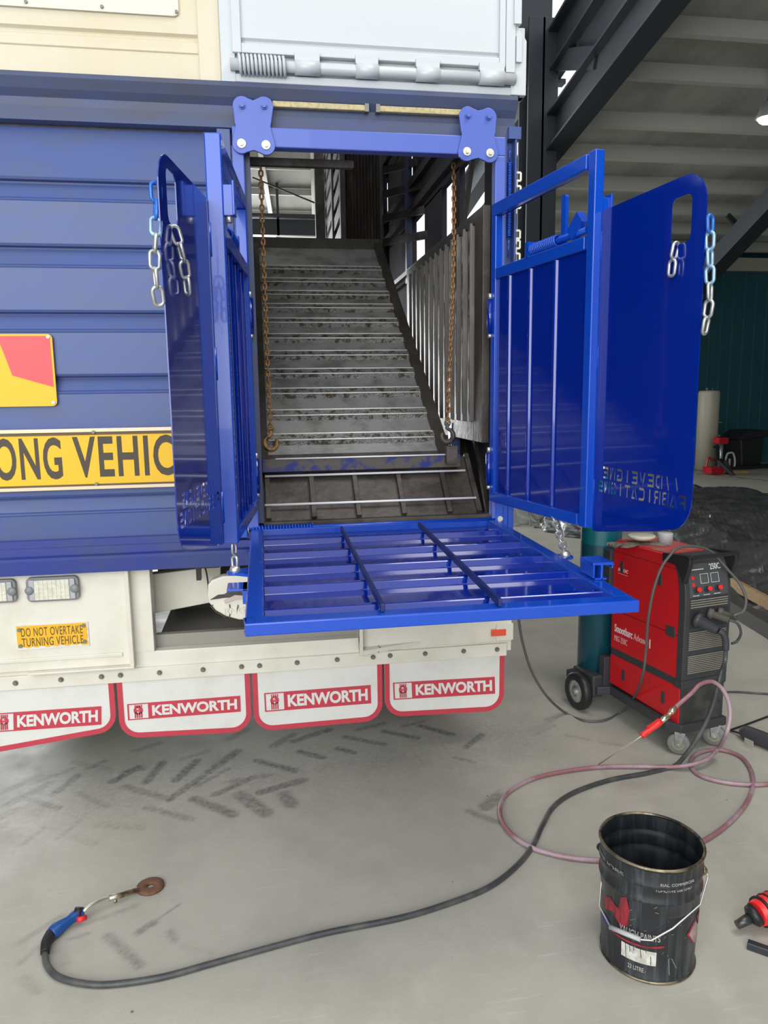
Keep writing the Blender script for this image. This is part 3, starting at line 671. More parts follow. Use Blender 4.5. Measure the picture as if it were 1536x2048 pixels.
# spare towing coupling
ck = grp('tow_coupling', T)
pp = [atY(x, y, -.07) for x, y in ((416, 1170), (424, 1160), (446, 1152), (505, 1150), (505, 1238), (478, 1239), (452, 1232), (432, 1221), (418, 1205), (415, 1190))]
m = MB(); m.prism([(p.x, p.z) for p in pp], lambda u, z, d: (u, d, z), -.075, -.02); build('coupling_bell', m, CHAS, ck, bevel=.006)
pq = [atY(x, y, -.08) for x, y in ((420, 1200), (436, 1190), (448, 1189), (462, 1180), (500, 1180), (500, 1192), (470, 1194), (448, 1196))]
m = MB(); m.prism([(p.x, p.z) for p in pq], lambda u, z, d: (u, d, z), -.079, -.074); build('worn_patch', m, DARK2, ck)
pq = [atY(x, y, -.08) for x, y in ((448, 1201), (470, 1190), (486, 1191), (486, 1198), (470, 1199), (450, 1207))]
m = MB(); m.prism([(p.x, p.z) for p in pq], lambda u, z, d: (u, d, z), -.083, -.078); build('locking_pin', m, mat('pinkish_worn_paint', (.55, .47, .42), .5), ck)
m = MB()
for seg in (((421, 1212), (432, 1224), (452, 1234)), ((459, 1209), (461, 1224), (458, 1236)), ((476, 1210), (475, 1222)), ((422, 1213), (426, 1210))):
    q = [atY(x, y, -.078) for x, y in seg]
    for i in range(len(q)-1): m.beam(q[i], q[i+1], .004, .0025, up=(0, 1, 0))
build('crack_mark', m, INK, ck)
m = MB(); a = atY(448, 1229, -.077); text(m, 'RNG', a, Vector((.085, 0, .004)), Vector((0, 0, .026)), .006, .02); build('cast_lettering', m, CHAS, ck)
m = MB(); m.box(-.31, -.29, .06, .10, .86, .94).box(-.27, -.21, .05, .08, .915, .935); m.tube(smooth_path([(-.28, .07, .93), (-.268, .07, .90), (-.262, .07, .84), (-.262, .06, .80)]), .004, 6); build('brake_line', m, RUBB, T)
# axles and wheels below
for yy in (1.5, 2.8):
    for xx in (-1.3, .78):
        m = MB(); m.lathe([(.0, .0), (.28, .0), (.30, .02), (.46, .02), (.50, .05), (.50, .26), (.46, .29), (.30, .29), (.28, .27), (0, .27)], 40, Matrix.Translation((xx+.01, yy, .5)) @ Matrix.Rotation(PI/2, 4, 'Y'))
        build('trailer_wheel', m, RUBB, T)
m = MB(); m.box(-.9, .9, 1.44, 1.56, .44, .56).box(-.9, .9, 2.74, 2.86, .44, .56).box(-.55, -.40, .62, 6.1, .62, .95).box(.45, .60, .62, 6.1, .62, .95); build('axle_frame', m, mat('dark_chassis', (0, 0, 0)), T)

# --- mudflaps
flaps = [(-1.245, atY(227, 1370).x, atY(0, 1504).z, atY(225, 1466).z), (atY(233, 1370).x, atY(499, 1350).x, atY(270, 1476).z, atY(480, 1464).z),
         (atY(504, 1350).x, atY(764, 1330).x, atY(540, 1461).z, atY(740, 1443).z), (atY(769, 1330).x, atY(1009, 1310).x, atY(800, 1433).z, atY(985, 1422).z)]
logos = [((-13, 1428), (202, 1413), (203, 1449), (-12, 1465)), ((254, 1409), (480, 1392), (479, 1428), (256, 1441)), ((528, 1387), (741, 1370.5), (740.5, 1404), (530, 1424)), ((786, 1366), (989.5, 1354), (990, 1388), (787.5, 1400))]
for (x0, x1, zl_, zr_), lg in zip(flaps, logos):
    f_ = grp('mud_flap', T)
    zA, zB = zl_-.0, zr_-.0; R = .085
    def outline(ins, zt):
        o_ = [(x0+ins, zt)]
        for k in range(9):
            a = PI+PI/2*k/8; o_.append((x0+R+(R-ins)*math.cos(a), zA+R+(R-ins)*math.sin(a)))
        for k in range(9):
            a = 1.5*PI+PI/2*k/8; o_.append((x1-R+(R-ins)*math.cos(a), zB+R+(R-ins)*math.sin(a)))
        o_.append((x1-ins, zt)); return o_
    yb = lambda z: .002 + .04*max(0, (.45-z))**1.3
    O = outline(0, .50); I_ = outline(.022, .50)
    m = MB(); m.prism(O, lambda u, z, d: (u, d, z), .004, .012); build('flap_rubber', m, FLAP, f_)
    m = MB(); k = len(O)
    vs = [(u, .0035, z) for u, z in O]+[(u, .0035, z) for u, z in I_]
    vs += [(u, .0005, z) for u, z in O]+[(u, .0005, z) for u, z in I_]
    fs = []
    for i in range(k-1):
        fs += [(2*k+i, 2*k+i+1, 3*k+i+1, 3*k+i), (i, 2*k+i, 2*k+i+1, i+1), (k+i, k+i+1, 3*k+i+1, 3*k+i)]
    m.add(vs, fs); build('red_border', m, FRED, f_)
    tl, tr, br_, bl = [atY(px, py, 0.0) for px, py in lg]
    X = tr-tl; Yv = bl-tl
    P_ = lambda a, b_, y=-.0: Vector((tl+X*a+Yv*b_)) + Vector((0, y, 0))
    def quad(mb, a0, a1, b0, b1, y0=.0035, y1=.0): 
        vs_ = [P_(a0, b1), P_(a1, b1), P_(a1, b0), P_(a0, b0)]
        mb.prism([(v.x, v.z) for v in vs_], lambda u, z, d: (u, d, z), y0, y1)
    lgp = MB(); quad(lgp, .18, 1, 0, 1); quad(lgp, 0, .18, 0, .05, .0035, .0005); quad(lgp, 0, .18, .95, 1, .0035, .0005); quad(lgp, 0, .012, .05, .95, .0035, .0005)
    # emblem: toothed badge over hanging bars
    c = P_(.093, .42); ex = X.length
    bd = []
    for i in range(24):
        a = 2*PI*i/24; rr = ex*.042*(1.0 if i % 2 else .88); bd.append((c.x+rr*math.cos(a), c.z+rr*math.sin(a)))
    lgp.prism(bd, lambda u, z, d: (u, d, z), .0035, .0)
    for i in (-.028, -.010, .009, .027): quad(lgp, .093+i-.005, .093+i+.005, .52, .90)
    for i in (-.03, -.012, .006, .024): quad(lgp, .093+i, .093+i+.009, .10, .24)
    build('brand_block', lgp, FRED, f_)
    m = MB(); text(m, 'KENWORTH', P_(.215, .82, -.0006), X*.755, -Yv*.66, .0012, .038, .98)
    build('brand_lettering', m, FLAP, f_); m = MB()
    for i_, ch in enumerate('KW'): text(m, ch, P_(.082, .40+.20*i_, -.0006), X*.022, -Yv*.13, .001, .02)
    build('emblem_lettering', m, FLAP, f_)

# --- signs
m = MB(); sz0, sz1 = zY(979), zY(864); sx1_ = -.16; m.box(-1.35, sx1_, -.016, -.008, sz0, sz1); sg_ = grp('long_vehicle_sign', T)
build('sign_plate', m, YEL, sg_, bevel=.001)
m = MB(); m.box(-1.35, sx1_, -.021, -.008, sz1-.006, sz1+.008).box(-1.35, sx1_, -.021, -.008, sz0-.008, sz0+.005); build('sign_trim', m, mat('worn_alloy_trim', (.62, .5, .35), .4, .4), sg_)
m = MB(); m.box(-1.35, sx1_, -.0185, -.012, sz1-.018, sz1-.006).box(-1.35, sx1_, -.0185, -.012, sz0+.005, sz0+.013); build('sign_line', m, INKB, sg_)
for wd, xa, xb, ya, yb_ in (('LONG', -38, 127, 962, 877), ('VEHICLE', 150, 425, 956, 873)):
    a = atY(xa, ya, -.017); c = atY(xb, ya-(xb-xa)*.018, -.017); h_ = atY(max(xa, 0), yb_, -.017).z-atY(max(xa, 0), ya, -.017).z
    m = MB(); text(m, wd, (a.x, -.017, atY(max(xa, 0), ya, -.017).z), Vector((c.x-a.x, 0, 0)), Vector((0, 0, h_)), .001, .022, 1.12); build('sign_lettering', m, INK, sg_)
for px in ((187, 864), (193, 968)):
    c = atY(*px, -.02); m = MB(); m.cyl((c.x, -.02, c.z), (c.x, -.027, c.z), .007, 10); build('sign_bolt', m, BOLT, sg_)
ms = grp('marker_sign', T)
a = atY(104, 668, -.01); b2 = atY(115, 812, -.01); xr = (a.x+b2.x)/2; z0, z1 = b2.z, a.z
m = MB(); m.prism(rrect(-1.345, xr, z0, z1, .018), lambda u, z, d: (u, d, z), -.014, -.006); build('sign_plate', m, YEL, ms)
q = [atY(x, y, -.014) for x, y in ((-2, 682), (25, 751), (110, 774), (101, 672), (-2, 672))]
q[2].x = xr-.008; q[3].x = xr-.008; q[3].z = z1-.008; q[4].z = z1-.008
q = [(q[4].x-.10, q[4].z), (q[0].x-.10, q[0].z+.10)]+[(v.x, v.z) for v in q[0:4]]
m = MB(); m.prism(q, lambda u, z, d: (u, d, z), -.0155, -.0135); build('red_field', m, SRED, ms)
for px in ((96, 674), (107, 805)):
    c = atY(*px, -.016); m = MB(); m.cyl((c.x, -.014, c.z), (c.x, -.02, c.z), .006, 10); build('sign_bolt', m, ZINC, ms)
os_ = grp('overtake_sign', T)
tl, tr, br_, bl = [atY(x, y, -.024) for x, y in ((32, 1253), (173, 1246), (175, 1289), (35, 1297))]
m = MB(); m.box(tl.x-.005, tr.x+.005, -.025, -.020, (bl.z+br_.z)/2-.006, (tl.z+tr.z)/2+.004); build('sign_plate', m, FLAP, os_)
# ragged yellow film
rag = [(tl.x, tl.z), (tr.x, tl.z)]
for k in range(9): rag.append((tr.x+.002*((k*7) % 3-1), tl.z+(br_.z-tl.z)*(k+1)/10))
for k in range(26): rag.append((tr.x+(tl.x-tr.x)*k/25, br_.z+(.010*((k*37) % 7)/7 if k > 2 else 0)))
m = MB(); m.prism(rag, lambda u, z, d: (u, d, z), -.0265, -.0245); build('yellow_film', m, YEL2, os_)
H_ = tl.z-br_.z
for i_, wd in enumerate(('DO NOT OVERTAKE', 'TURNING VEHICLE')):
    m = MB(); text(m, wd, (tl.x+.018, -.027, tl.z-H_*(.47+.45*i_)), Vector((tr.x-tl.x-.035, 0, 0)), Vector((0, 0, H_*.38)), .001, .004, 1.1); build('sign_lettering', m, INKB, os_)
for c in ((tl.x+.012, tl.z-.015), (tr.x-.012, tl.z-.012), (tl.x+.012, br_.z+.012), (tr.x-.012, br_.z+.015)):
    m = MB(); m.cyl((c[0], -.026, c[1]), (c[0], -.031, c[1]), .008, 10); build('sign_bolt', m, BOLT, os_)
# --- reversing lamps
def lamp(px0, px1, py0, py1):
    a = atY(px0, py0, -.035); b2 = atY(px1, py1, -.035); g = grp('tail_lamp', T)
    x0, x1, z0, z1 = a.x, b2.x, b2.z, a.z
    m = MB(); m.prism(rrect(x0, x1, z0, z1, .02), lambda u, z, d: (u, d, z), -.042, -.018); build('lamp_housing', m, LHOUS, g, bevel=.004)
    w_ = x1-x0
    m = MB(); m.box(x0+w_*.17, x1-w_*.17, -.052, -.04, z0+.01, z1-.01)
    for k in range(1, 5): zz = z0+.01+(z1-z0-.02)*k/5; m.box(x0+w_*.17, x1-w_*.17, -.054, -.05, zz-.0012, zz+.0012)
    for k in range(1, 8): xx = x0+w_*.17+w_*.66*k/8; m.box(xx-.001, xx+.001, -.054, -.05, z0+.012, z1-.012)
    build('lamp_lens', m, LENS, g, bevel=.001)
    for xa in (x0+w_*.06, x1-w_*.17): m = MB(); m.box(xa, xa+w_*.11, -.050, -.04, z0+.008, z1-.008); build('lamp_trim', m, LGREY, g, bevel=.003)
    for xx in (x0+w_*.07, x1-w_*.07): m = MB(); m.lathe([(0, .006), (.016, .004), (.018, 0)], 20, Matrix.Translation((xx, -.050, (z0+z1)/2)) @ Matrix.Rotation(PI/2, 4, 'X')); build('lamp_screw_cap', m, LHOUS, g)
lamp(51, 160, 1156, 1199); lamp(-77, 35, 1163, 1204)

# ================================================================ LOADING GATES
LET = {  # stencil cut letters: convex or simple polygons in a unit cell
 'D': [[(0,0),(.24,0),(.24,1),(0,1)], [(.36,1),(.75,1),(1,.8),(1,.2),(.75,0),(.36,0),(.36,.2),(.66,.2),(.76,.3),(.76,.7),(.66,.8),(.36,.8)]],
 'E': [[(0,0),(1,0),(1,.2),(.26,.2),(.26,.4),(.85,.4),(.85,.6),(.26,.6),(.26,.8),(1,.8),(1,1),(0,1)]],
 'V': [[(0,1),(.26,1),(.5,.28),(.5,0),(.36,0)], [(1,1),(.76,1),(.58,.42),(.58,0),(.66,0)]],
 'I': [[(.3,0),(.6,0),(.6,1),(.3,1)]],
 'G': [[(1,1),(.2,1),(0,.8),(0,.2),(.2,0),(1,0),(1,.5),(.55,.5),(.55,.34),(.76,.34),(.76,.2),(.3,.2),(.25,.26),(.25,.74),(.3,.8),(1,.8)]],
 'N': [[(0,0),(.24,0),(.24,1),(0,1)], [(.32,1),(.70,.1),(.70,0),(1,0),(1,1),(.78,1),(.78,.42),(.54,1)]],
 'F': [[(0,0),(.26,0),(.26,.36),(.8,.36),(.8,.56),(.26,.56),(.26,.8),(1,.8),(1,1),(0,1)]],
 'A': [[(0,0),(.22,0),(.50,.72),(.50,1),(.38,1)], [(.58,1),(.62,1),(1,0),(.36,0),(.42,.18),(.72,.18),(.58,.6)]],
 'B': [[(0,0),(.22,0),(.22,1),(0,1)], [(.34,1),(.8,1),(1,.85),(1,.6),(.88,.5),(1,.4),(1,.15),(.8,0),(.34,0),(.34,.18),(.76,.18),(.76,.41),(.34,.41),(.34,.59),(.76,.59),(.76,.82),(.34,.82)]],
 'R': [[(0,0),(.22,0),(.22,1),(0,1)], [(.34,1),(.8,1),(1,.85),(1,.52),(.86,.42),(1,0),(.74,0),(.62,.4),(.34,.4),(.34,.58),(.76,.58),(.76,.82),(.34,.82)]],
 'C': [[(1,1),(.2,1),(0,.8),(0,.2),(.2,0),(1,0),(1,.2),(.3,.2),(.24,.28),(.24,.72),(.3,.8),(1,.8)]],
 'T': [[(0,1),(0,.8),(.37,.8),(.37,0),(.63,0),(.63,.8),(1,.8),(1,1)]],
 'O': [[(.46,1),(.2,1),(0,.8),(0,.2),(.2,0),(.46,0),(.46,.2),(.3,.2),(.24,.28),(.24,.72),(.3,.8),(.46,.8)], [(.56,1),(.8,1),(1,.8),(1,.2),(.8,0),(.56,0),(.56,.2),(.7,.2),(.76,.28),(.76,.72),(.7,.8),(.56,.8)]],
 'S': [[(1,1),(.2,1),(0,.85),(0,.5),(.12,.4),(.76,.4),(.76,.2),(0,.2),(0,0),(.8,0),(1,.15),(1,.5),(.88,.6),(.24,.6),(.24,.8),(1,.8)]],
 '/': [[(.25,0),(.5,0),(.8,1),(.55,1)]],
}
def cutwords(words, u0, u1, z0, z1, space=.22):
    n_ = len(words); cw = 1.0/(n_+(n_-1)*space); out = []
    for i, ch in enumerate(words):
        a = i*cw*(1+space)
        for poly in LET[ch]:
            out.append([(u0+(u1-u0)*(a+x*cw), z0+(z1-z0)*y) for x, y in poly])
    return out
UR = []
def make_gate(hinge, outer, wdir, side, ribs, wing_hinge):
    """side +1: the picture-right gate, -1: the other"""
    g = grp('loading_gate', T)
    G = frame((hinge[0], hinge[1], 0), outer[0]-hinge[0], outer[1]-hinge[1]); W_ = math.hypot(outer[0]-hinge[0], outer[1]-hinge[1])
    th = .018 if side > 0 else .025
    ZB, ZT = 1.18, 2.425
    m = MB(G)
    m.box(W_-.040, W_, -th, th, ZB, ZT)
    m.box(0, W_-.058, -th*.9, th*.9, ZT-.05, ZT)
    m.box(0, .042, -th*.9, th*.9, ZB, ZT-.05)
    m.box(.042, W_-.058, -th*.9, th*.9, ZB, ZB+.042)
    zm = 2.165
    m.box(.042, W_-.058, -th*.9, th*.9, zm-.045, zm)
    build('gate_frame', m, BLUEM, g, bevel=.004)
    vs_ = side*.010
    m = MB(G); m.box(.04, W_-.055, -.004, .004, ZB+.03, zm-.03); build('gate_sheet', m, BLUE, g)
    for u in ribs:
        m = MB(G)
        for s_ in (-1, 1):
            m.prism([(u-.013, s_*.003), (u-.005, s_*.015), (u+.005, s_*.015), (u+.013, s_*.003)], lambda a, b_, d: (a, b_, d), ZB+.04, zm-.045)
        build('gate_rib', m, BLUE, g, bevel=.003)
    # spring bar on the mid rail
    zz = zm+.022
    m = MB(G); m.tube([(W_*.42, 0, zz), (W_-.06, 0, zz)], .012, 10)
    pts = [(W_*.43+k*.0011, .019*math.cos(k*.55), zz+.019*math.sin(k*.55)) for k in range(0, 170)]
    m.tube(pts, .0045, 5); m.box(W_*.40, W_*.43, -.02, .02, zm-.005, zz+.03); build('spring_bar', m, BLUEM, g)
    m = MB(G)
    u = W_*.70; m.prism(rrect(u-.014, u+.014, zm-.02, 2.34, .013), lambda a, b_, d: (a, d, b_), .012*side+.006, .012*side-.006); build('lever', m, BLUEM, g)
    m = MB(G); m.beam((W_*.80, 0, zm+.02), (W_*.88, 0, zm+.07), .03, .05); build('stop_lug', m, BLUEM, g)
    # outer stop bracket
    m = MB(G); m.box(W_-.030, W_-.005, th-.002, th+.028, 2.19, 2.28).box(W_-.036, W_+.004, th+.026, th+.034, 2.19, 2.29); br__ = build('stop_bracket', m, BLUEM, g, bevel=.002)
    m = MB(G); m.cyl((W_-.018, th+.013, 2.172), (W_-.018, th+.013, 2.192), .010, 10); build('pin', m, ZINC, g)
    # hinges
    hg = []
    for zc_ in (1.98, 1.33):
        m = MB(); hx, hy = hinge[0]-.02*side, hinge[1]+.0
        m.tube([(hx, hy-.012, zc_-.08), (hx, hy-.012, zc_+.06)], .013, 14); m.box(min(hx, hx+.03*side), max(hx, hx+.03*side), hy-.02, hy-.004, zc_-.07, zc_+.05)
        h_ = build('hinge_barrel', m, BLUE, g)
        m = MB(); m.tube([(hx, hy-.012, zc_+.062), (hx, hy-.012, zc_+.085)], .009, 8); build('hinge_nut', m, ZINC, g); m = MB(); m.tube([(hx, hy-.012, zc_-.098), (hx, hy-.012, zc_-.082)], .010, 8); build('hinge_nut', m, ZINC, g)
    # wing plate with the name cut through it
    Wd = Vector((math.cos(math.radians(wdir)), math.sin(math.radians(wdir)), 0))
    F_ = frame(wing_hinge, Wd.x, Wd.y)
    L_ = .503
    z0i, z0o, z1 = (1.168 if side > 0 else 1.182), 1.242, 2.235
    out = [(.012, z0i)]
    R = .10
    out += [(L_-R-.06, z0i+(.058 if side > 0 else .052))]
    for k in range(9):
        a = -PI/2+PI/2*k/8; out.append((L_-R+R*math.cos(a), z0o+R+R*math.sin(a)))
    for k in range(9):
        a = PI/2*k/8; out.append((L_-R*.9+R*.9*math.cos(a), z1-.0-R*.9+R*.9*math.sin(a)))
    out += [(.012, z1)]
    us = [onF(F_, x, 440)[0] for x in ((1343, 1384) if side > 0 else (351, 329))]; zc1 = onF(F_, 1363, 393)[1] if side > 0 else 2.155; zc0 = onF(F_, 1363, 487)[1] if side > 0 else 2.03
    if side < 0: us = UR
    if side < 0: us, zc0, zc1 = (.35, .437), 2.075, 2.205
    UR.clear() if side > 0 else None; UR.extend(us) if side > 0 else None
    sl = rrect(us[0], us[1], zc0, zc1, .022, 5)
    holes = [sl]
    if side > 0:
        l1 = [onF(F_, x, y) for x, y in ((1206, 956), (1362, 985))]; l2 = [onF(F_, x, y) for x, y in ((1196, 981), (1378, 1024))]
    a1, b1 = .085, .40; a2, b2_ = .03, .455
    a1, b1, a2, b2_ = .044, .452, .016, .480
    zt1, zb1, zt2, zb2 = 1.399, 1.358, 1.351, 1.310
    if side > 0:
        holes += cutwords('//DEVEIGNE', b1, a1, zb1, zt1); holes += cutwords('FABRICATIONS', b2_, a2, zb2, zt2)
    else:
        holes += cutwords('//DEVEIGNE', a1+.05, b1, zb1+.006, zt1+.006); holes += cutwords('FABRICATIONS', a2+.012, b2_-.002, zb2+.006, zt2+.006)
    wp = plate_holes('wing_plate', out, holes, F_, .003, BLUE, g)
    # folded inner flange of the wing
    m = MB(F_); s_ = side
    m.add([(x, y, z) for z in (z0i+.002, z1-.002) for x, y in ((.0, .0), (.012, .003), (.012, -.003), (.0, -.006))], [(0, 1, 5, 4), (1, 2, 6, 5), (2, 3, 7, 6), (3, 0, 4, 7), (0, 3, 2, 1), (4, 5, 6, 7)])
    if side < 0:
        m.add([(x, y, z) for z in (z0i+.016, z1-.03) for x, y in ((.012, -.003), (.085, -.012), (.085, -.018), (.012, -.045))], [(0, 1, 5, 4), (1, 2, 6, 5), (2, 3, 7, 6), (3, 0, 4, 7), (0, 3, 2, 1), (4, 5, 6, 7)])
    else:
        m.add([(x, y, z) for z in (1.408, z1-.002) for x, y in ((.012, .002), (.080, .002), (.080, .0045), (.012, .007))], [(0, 1, 5, 4), (1, 2, 6, 5), (2, 3, 7, 6), (3, 0, 4, 7), (0, 3, 2, 1), (4, 5, 6, 7)])
    build('wing_flange', m, BLUE, g)
    for zz in (1.30, 1.75, 2.12): m = MB(F_); m.tube([(-.004, 0, zz-.05), (-.004, 0, zz+.05)], .008, 8); build('wing_hinge', m, BLUEM, g)
    return G, F_, W_, L_
GR, WR, GWR, WL = make_gate((.992, -.03), (1.112, -.775), -83.5, 1, [.155, .325, .51], (1.130, -.775))
GL, WLf, GWL, _ = make_gate((-.052, -.03), (-.116, -.785), -99.5, -1, [.155, .325, .51], (-.139, -.785))

# ================================================================ FOLD-DOWN PLATFORM
pf = grp('loading_platform', T)
ZP = 1.097; PX0, PX1, PY0, PY1 = -.063, .978, -1.394, -.075
m = MB()
m.box(PX0, PX1, PY0, PY0+.05, ZP-.034, ZP)
m.box(PX0, PX0+.048, PY0+.05, PY1, ZP-.034, ZP)
m.add([(x, y, z) for z in (ZP-.034, ZP) for x, y in ((PX1-.048, PY0+.05), (PX1, PY0+.05), (1.005, PY1), (.957, PY1))], [(0, 3, 2, 1), (4, 5, 6, 7), (0, 1, 5, 4), (1, 2, 6, 5), (2, 3, 7, 6), (3, 0, 4, 7)])
m.box(PX0, 1.005, PY1-.0, PY1+.035, ZP-.034, ZP)
build('platform_frame', m, BLUEM, pf, bevel=.004)
m = MB(); m.box(PX0+.03, .97, PY0+.03, PY1, ZP-.032, ZP-.026); build('platform_sheet', m, BLUE, pf)
rowsP = [1079, 1105.5, 1137, 1172, 1219]
for r_ in rowsP:
    y = atZ(520, r_, ZP-.004).y
    m = MB(); pr = [(y-.034, ZP-.027), (y-.022, ZP-.006), (y+.014, ZP-.006), (y+.026, ZP-.027)]
    pr = [(y-.028, ZP-.027), (y-.013, ZP-.004), (y+.011, ZP-.004), (y+.026, ZP-.027)]
    xe = .955 - 0.0*(y+1.4)
    m.prism(pr, lambda a, b_, d: (d, a, b_), PX0+.046, xe); build('platform_rib', m, BLUE, pf, bevel=.004)
for pa, pb in (((683, 1058), (766, 1216)), ((838, 1049), (1001, 1206))):
    a = atZ(*pa, ZP+.012); b_ = atZ(*pb, ZP+.012)
    m = MB(); m.beam(a, b_, .010, .022); build('grip_bar', m, mat('dark_blue_bar', (.01, .02, .12), .4), pf, bevel=.002)
pts = [(-.06+k*.0016, -.045+.013*math.cos(k*.8), ZP+.0+.013*math.sin(k*.8)) for k in range(160)]
m = MB(); m.tube([(-.07, -.045, ZP), (1.0, -.045, ZP)], .008, 10); m.tube(pts, .004, 5); build('hinge_spring', m, BLUEM, pf)
# lugs and latch brackets
def lug(c, nx_):
    m = MB(); pts_ = []
    for k in range(11):
        a = -PI/2+PI*k/10; pts_.append((c.x+nx_*.028*math.cos(a), c.y+.028*math.sin(a)))
    pts_ = [(c.x-nx_*.07, c.y-.075)]+pts_+[(c.x-nx_*.07, c.y+.06)]
    m.prism(pts_, lambda u, v_, d: (u, v_, d), ZP-.022, ZP-.012); build('chain_lug', m, BLUEM, pf, bevel=.002)
lugL = atZ(468, 1142, ZP-.012); lugR = atZ(1138, 1111, ZP-.012)
lugL = Vector((-.107, lugL.y, ZP-.012)); lugR = Vector((1.025, lugR.y, ZP-.012))
lug(lugL, -1); lug(lugR, 1)
m = MB(); a = atZ(456, 1178, ZP-.02)
m.box(-.125, -.062, a.y-.02, a.y+.07, ZP-.025, ZP-.018).box(-.079, -.063, a.y-.02, a.y+.07, ZP-.065, ZP-.018); build('latch_bracket', m, BLUEM, pf, bevel=.002)
b_ = atZ(1190, 1135, ZP)
m = MB(); yy0, yy1 = atZ(1188, 1161, ZP).y, atZ(1166, 1148, ZP).y+.01
m.box(.972, .980, yy0, yy1, ZP-.0, ZP+.046).box(.948, 1.012, yy0, yy1, ZP+.046, ZP+.053).box(.948, .954, yy0, yy1, ZP+.006, ZP+.046).box(1.006, 1.012, yy0, yy1, ZP+.034, ZP+.046)
m.box(.955, .992, yy0, yy1, ZP-.0, ZP+.006); build('latch_bracket', m, BLUEM, pf, bevel=.002)
# corner hinge blocks and leg
m = MB(); m.box(1.035, 1.06, -.05, .02, .96, 1.30).box(1.0, 1.035, -.06, -.03, 1.04, 1.20).box(1.062, 1.088, -.045, .0, .96, 1.32); build('hinge_block', m, BLUEM, T, bevel=.003)
m = MB(); m.cyl((1.02, -.065, 1.10), (1.02, -.05, 1.10), .012, 12); build('hinge_bolt', m, ZINC, T)
m = MB(); m.box(-.125, -.08, -.05, -.0, 1.06, 1.20).beam((-.10, -.06, 1.10), (-.07, -.02, 1.17), .02, .02); build('hinge_block', m, BLUEM, T, bevel=.003)

# ================================================================ CHAINS
_LK = {}
def link_mesh(Lg, wd, r, m, n1=18, n2=8):
    key = (Lg, wd, r, m.name)
    if key in _LK: return _LK[key]
    pts = []; h = (Lg-wd)/2; R = (wd-2*r)/2+r/1.0-r*0.0; R = wd/2-r
    for k in range(n1):
        a = 2*PI*k/n1; x = R*math.cos(a); z = R*math.sin(a); z += h if math.sin(a) >= 0 else -h
        pts.append((x, 0, z))
    mb = MB(); mb.tube(pts, r, n2, closed=True)
    me = bpy.data.meshes.new('link'); me.from_pydata([tuple(v) for v in mb.v], [], mb.f); me.polygons.foreach_set('use_smooth', mb.sm); me.materials.append(m)
    _LK[key] = me; return me
def chain(name, label, pts, Lg, wd, r, m, group=None, twist0=0.0, mats=None, cat='chain', facing=Vector((1, 0, 0))):
    t_ = thing(name, label, cat, pts[0], group)
    pitch = Lg-2*r*1.02
    path = smooth_path(pts, 12); cum = [0]
    for i in range(1, len(path)): cum.append(cum[-1]+(path[i]-path[i-1]).length)
    tot = cum[-1]; n_ = max(1, int(round(tot/pitch))); pt = tot/n_
    def at(s):
        s = max(0, min(tot, s)); i = 0
        while i < len(cum)-2 and cum[i+1] < s: i += 1
        f_ = (s-cum[i])/max(1e-9, cum[i+1]-cum[i]); return path[i].lerp(path[i+1], f_)
    for k in range(n_):
        a = at(k*pt); b_ = at((k+1)*pt); c = (a+b_)/2; z = (a-b_).normalized()
        x = facing - z*facing.dot(z); x.normalize(); y = z.cross(x)
        tw = (PI/2 if k % 2 else 0)+twist0+random.uniform(-.12, .12)
        x2 = x*math.cos(tw)+y*math.sin(tw); y2 = z.cross(x2)
        mm_ = mats[k] if mats and k < len(mats) else m
        o = bpy.data.objects.new('link', link_mesh(Lg, wd, r, mm_)); COL.objects.link(o); o.parent = t_
        M = Matrix(((x2.x, y2.x, z.x, c.x), (x2.y, y2.y, z.y, c.y), (x2.z, y2.z, z.z, c.z), (0, 0, 0, 1)))
        o.matrix_local = Matrix.Translation(-Vector(pts[0])) @ M
    return t_
# rusty hoist chains inside the doorway
p = [atY(x, y, .13) for x, y in ((521, 318), (524, 420), (529, 560), (534, 700), (540, 830), (541, 858))]
tc_ = chain('rusty_chain', 'rusty chain', p, .0315, .0225, .0042, RUST, 'rusty chains in the doorway')
tc_['label'] = 'rusty brown chain before the ramp edge, ending in a worn yellow hook'
def hook(name, parent, p0, m, r=.0085, flip=1):
    mb = MB(); pts = []
    for k in range(15):
        a = math.radians(100+290*k/14*1.0); pts.append(p0+Vector((flip*.027*math.cos(a), 0, -.045+.030*math.sin(a))))
    mb.tube([p0+Vector((0, 0, .012)), p0+Vector((flip*.002, 0, -.010))]+pts, [.006, .009]+[.0085+.004*math.sin(PI*k/14) for k in range(15)], 10)
    mb.tube([p0+Vector((.012*math.cos(a), .0, .012+.014*math.sin(a))) for a in [2*PI*k/12 for k in range(12)]], .004, 8, closed=True)
    return build(name, mb, m, parent)
hook('hook', tc_, Vector(p[-1])+Vector((0, 0, -.015)), HOOKY)
p = [atY(x, y, .15) for x, y in ((907, 326), (908, 420), (906, 560), (900, 720), (895, 845))]
tc_ = chain('rusty_chain', 'rusty brown chain hanging in front of the corrugated inner side gate', p, .0315, .0225, .0042, RUST, 'rusty chains in the doorway')
hook('hook', tc_, Vector(p[-1])+Vector((0, 0, -.015)), DARK2, flip=-1)
m = MB(); c = atY(900, 905, .14); m.box(c.x-.02, c.x+.03, .12, .17, c.z-.05, c.z+.03); m.tube([atY(902, 868, .12), atY(904, 882, .12), atY(899, 893, .12)], .004, 6); build('shackle', m, DARK2, tc_)
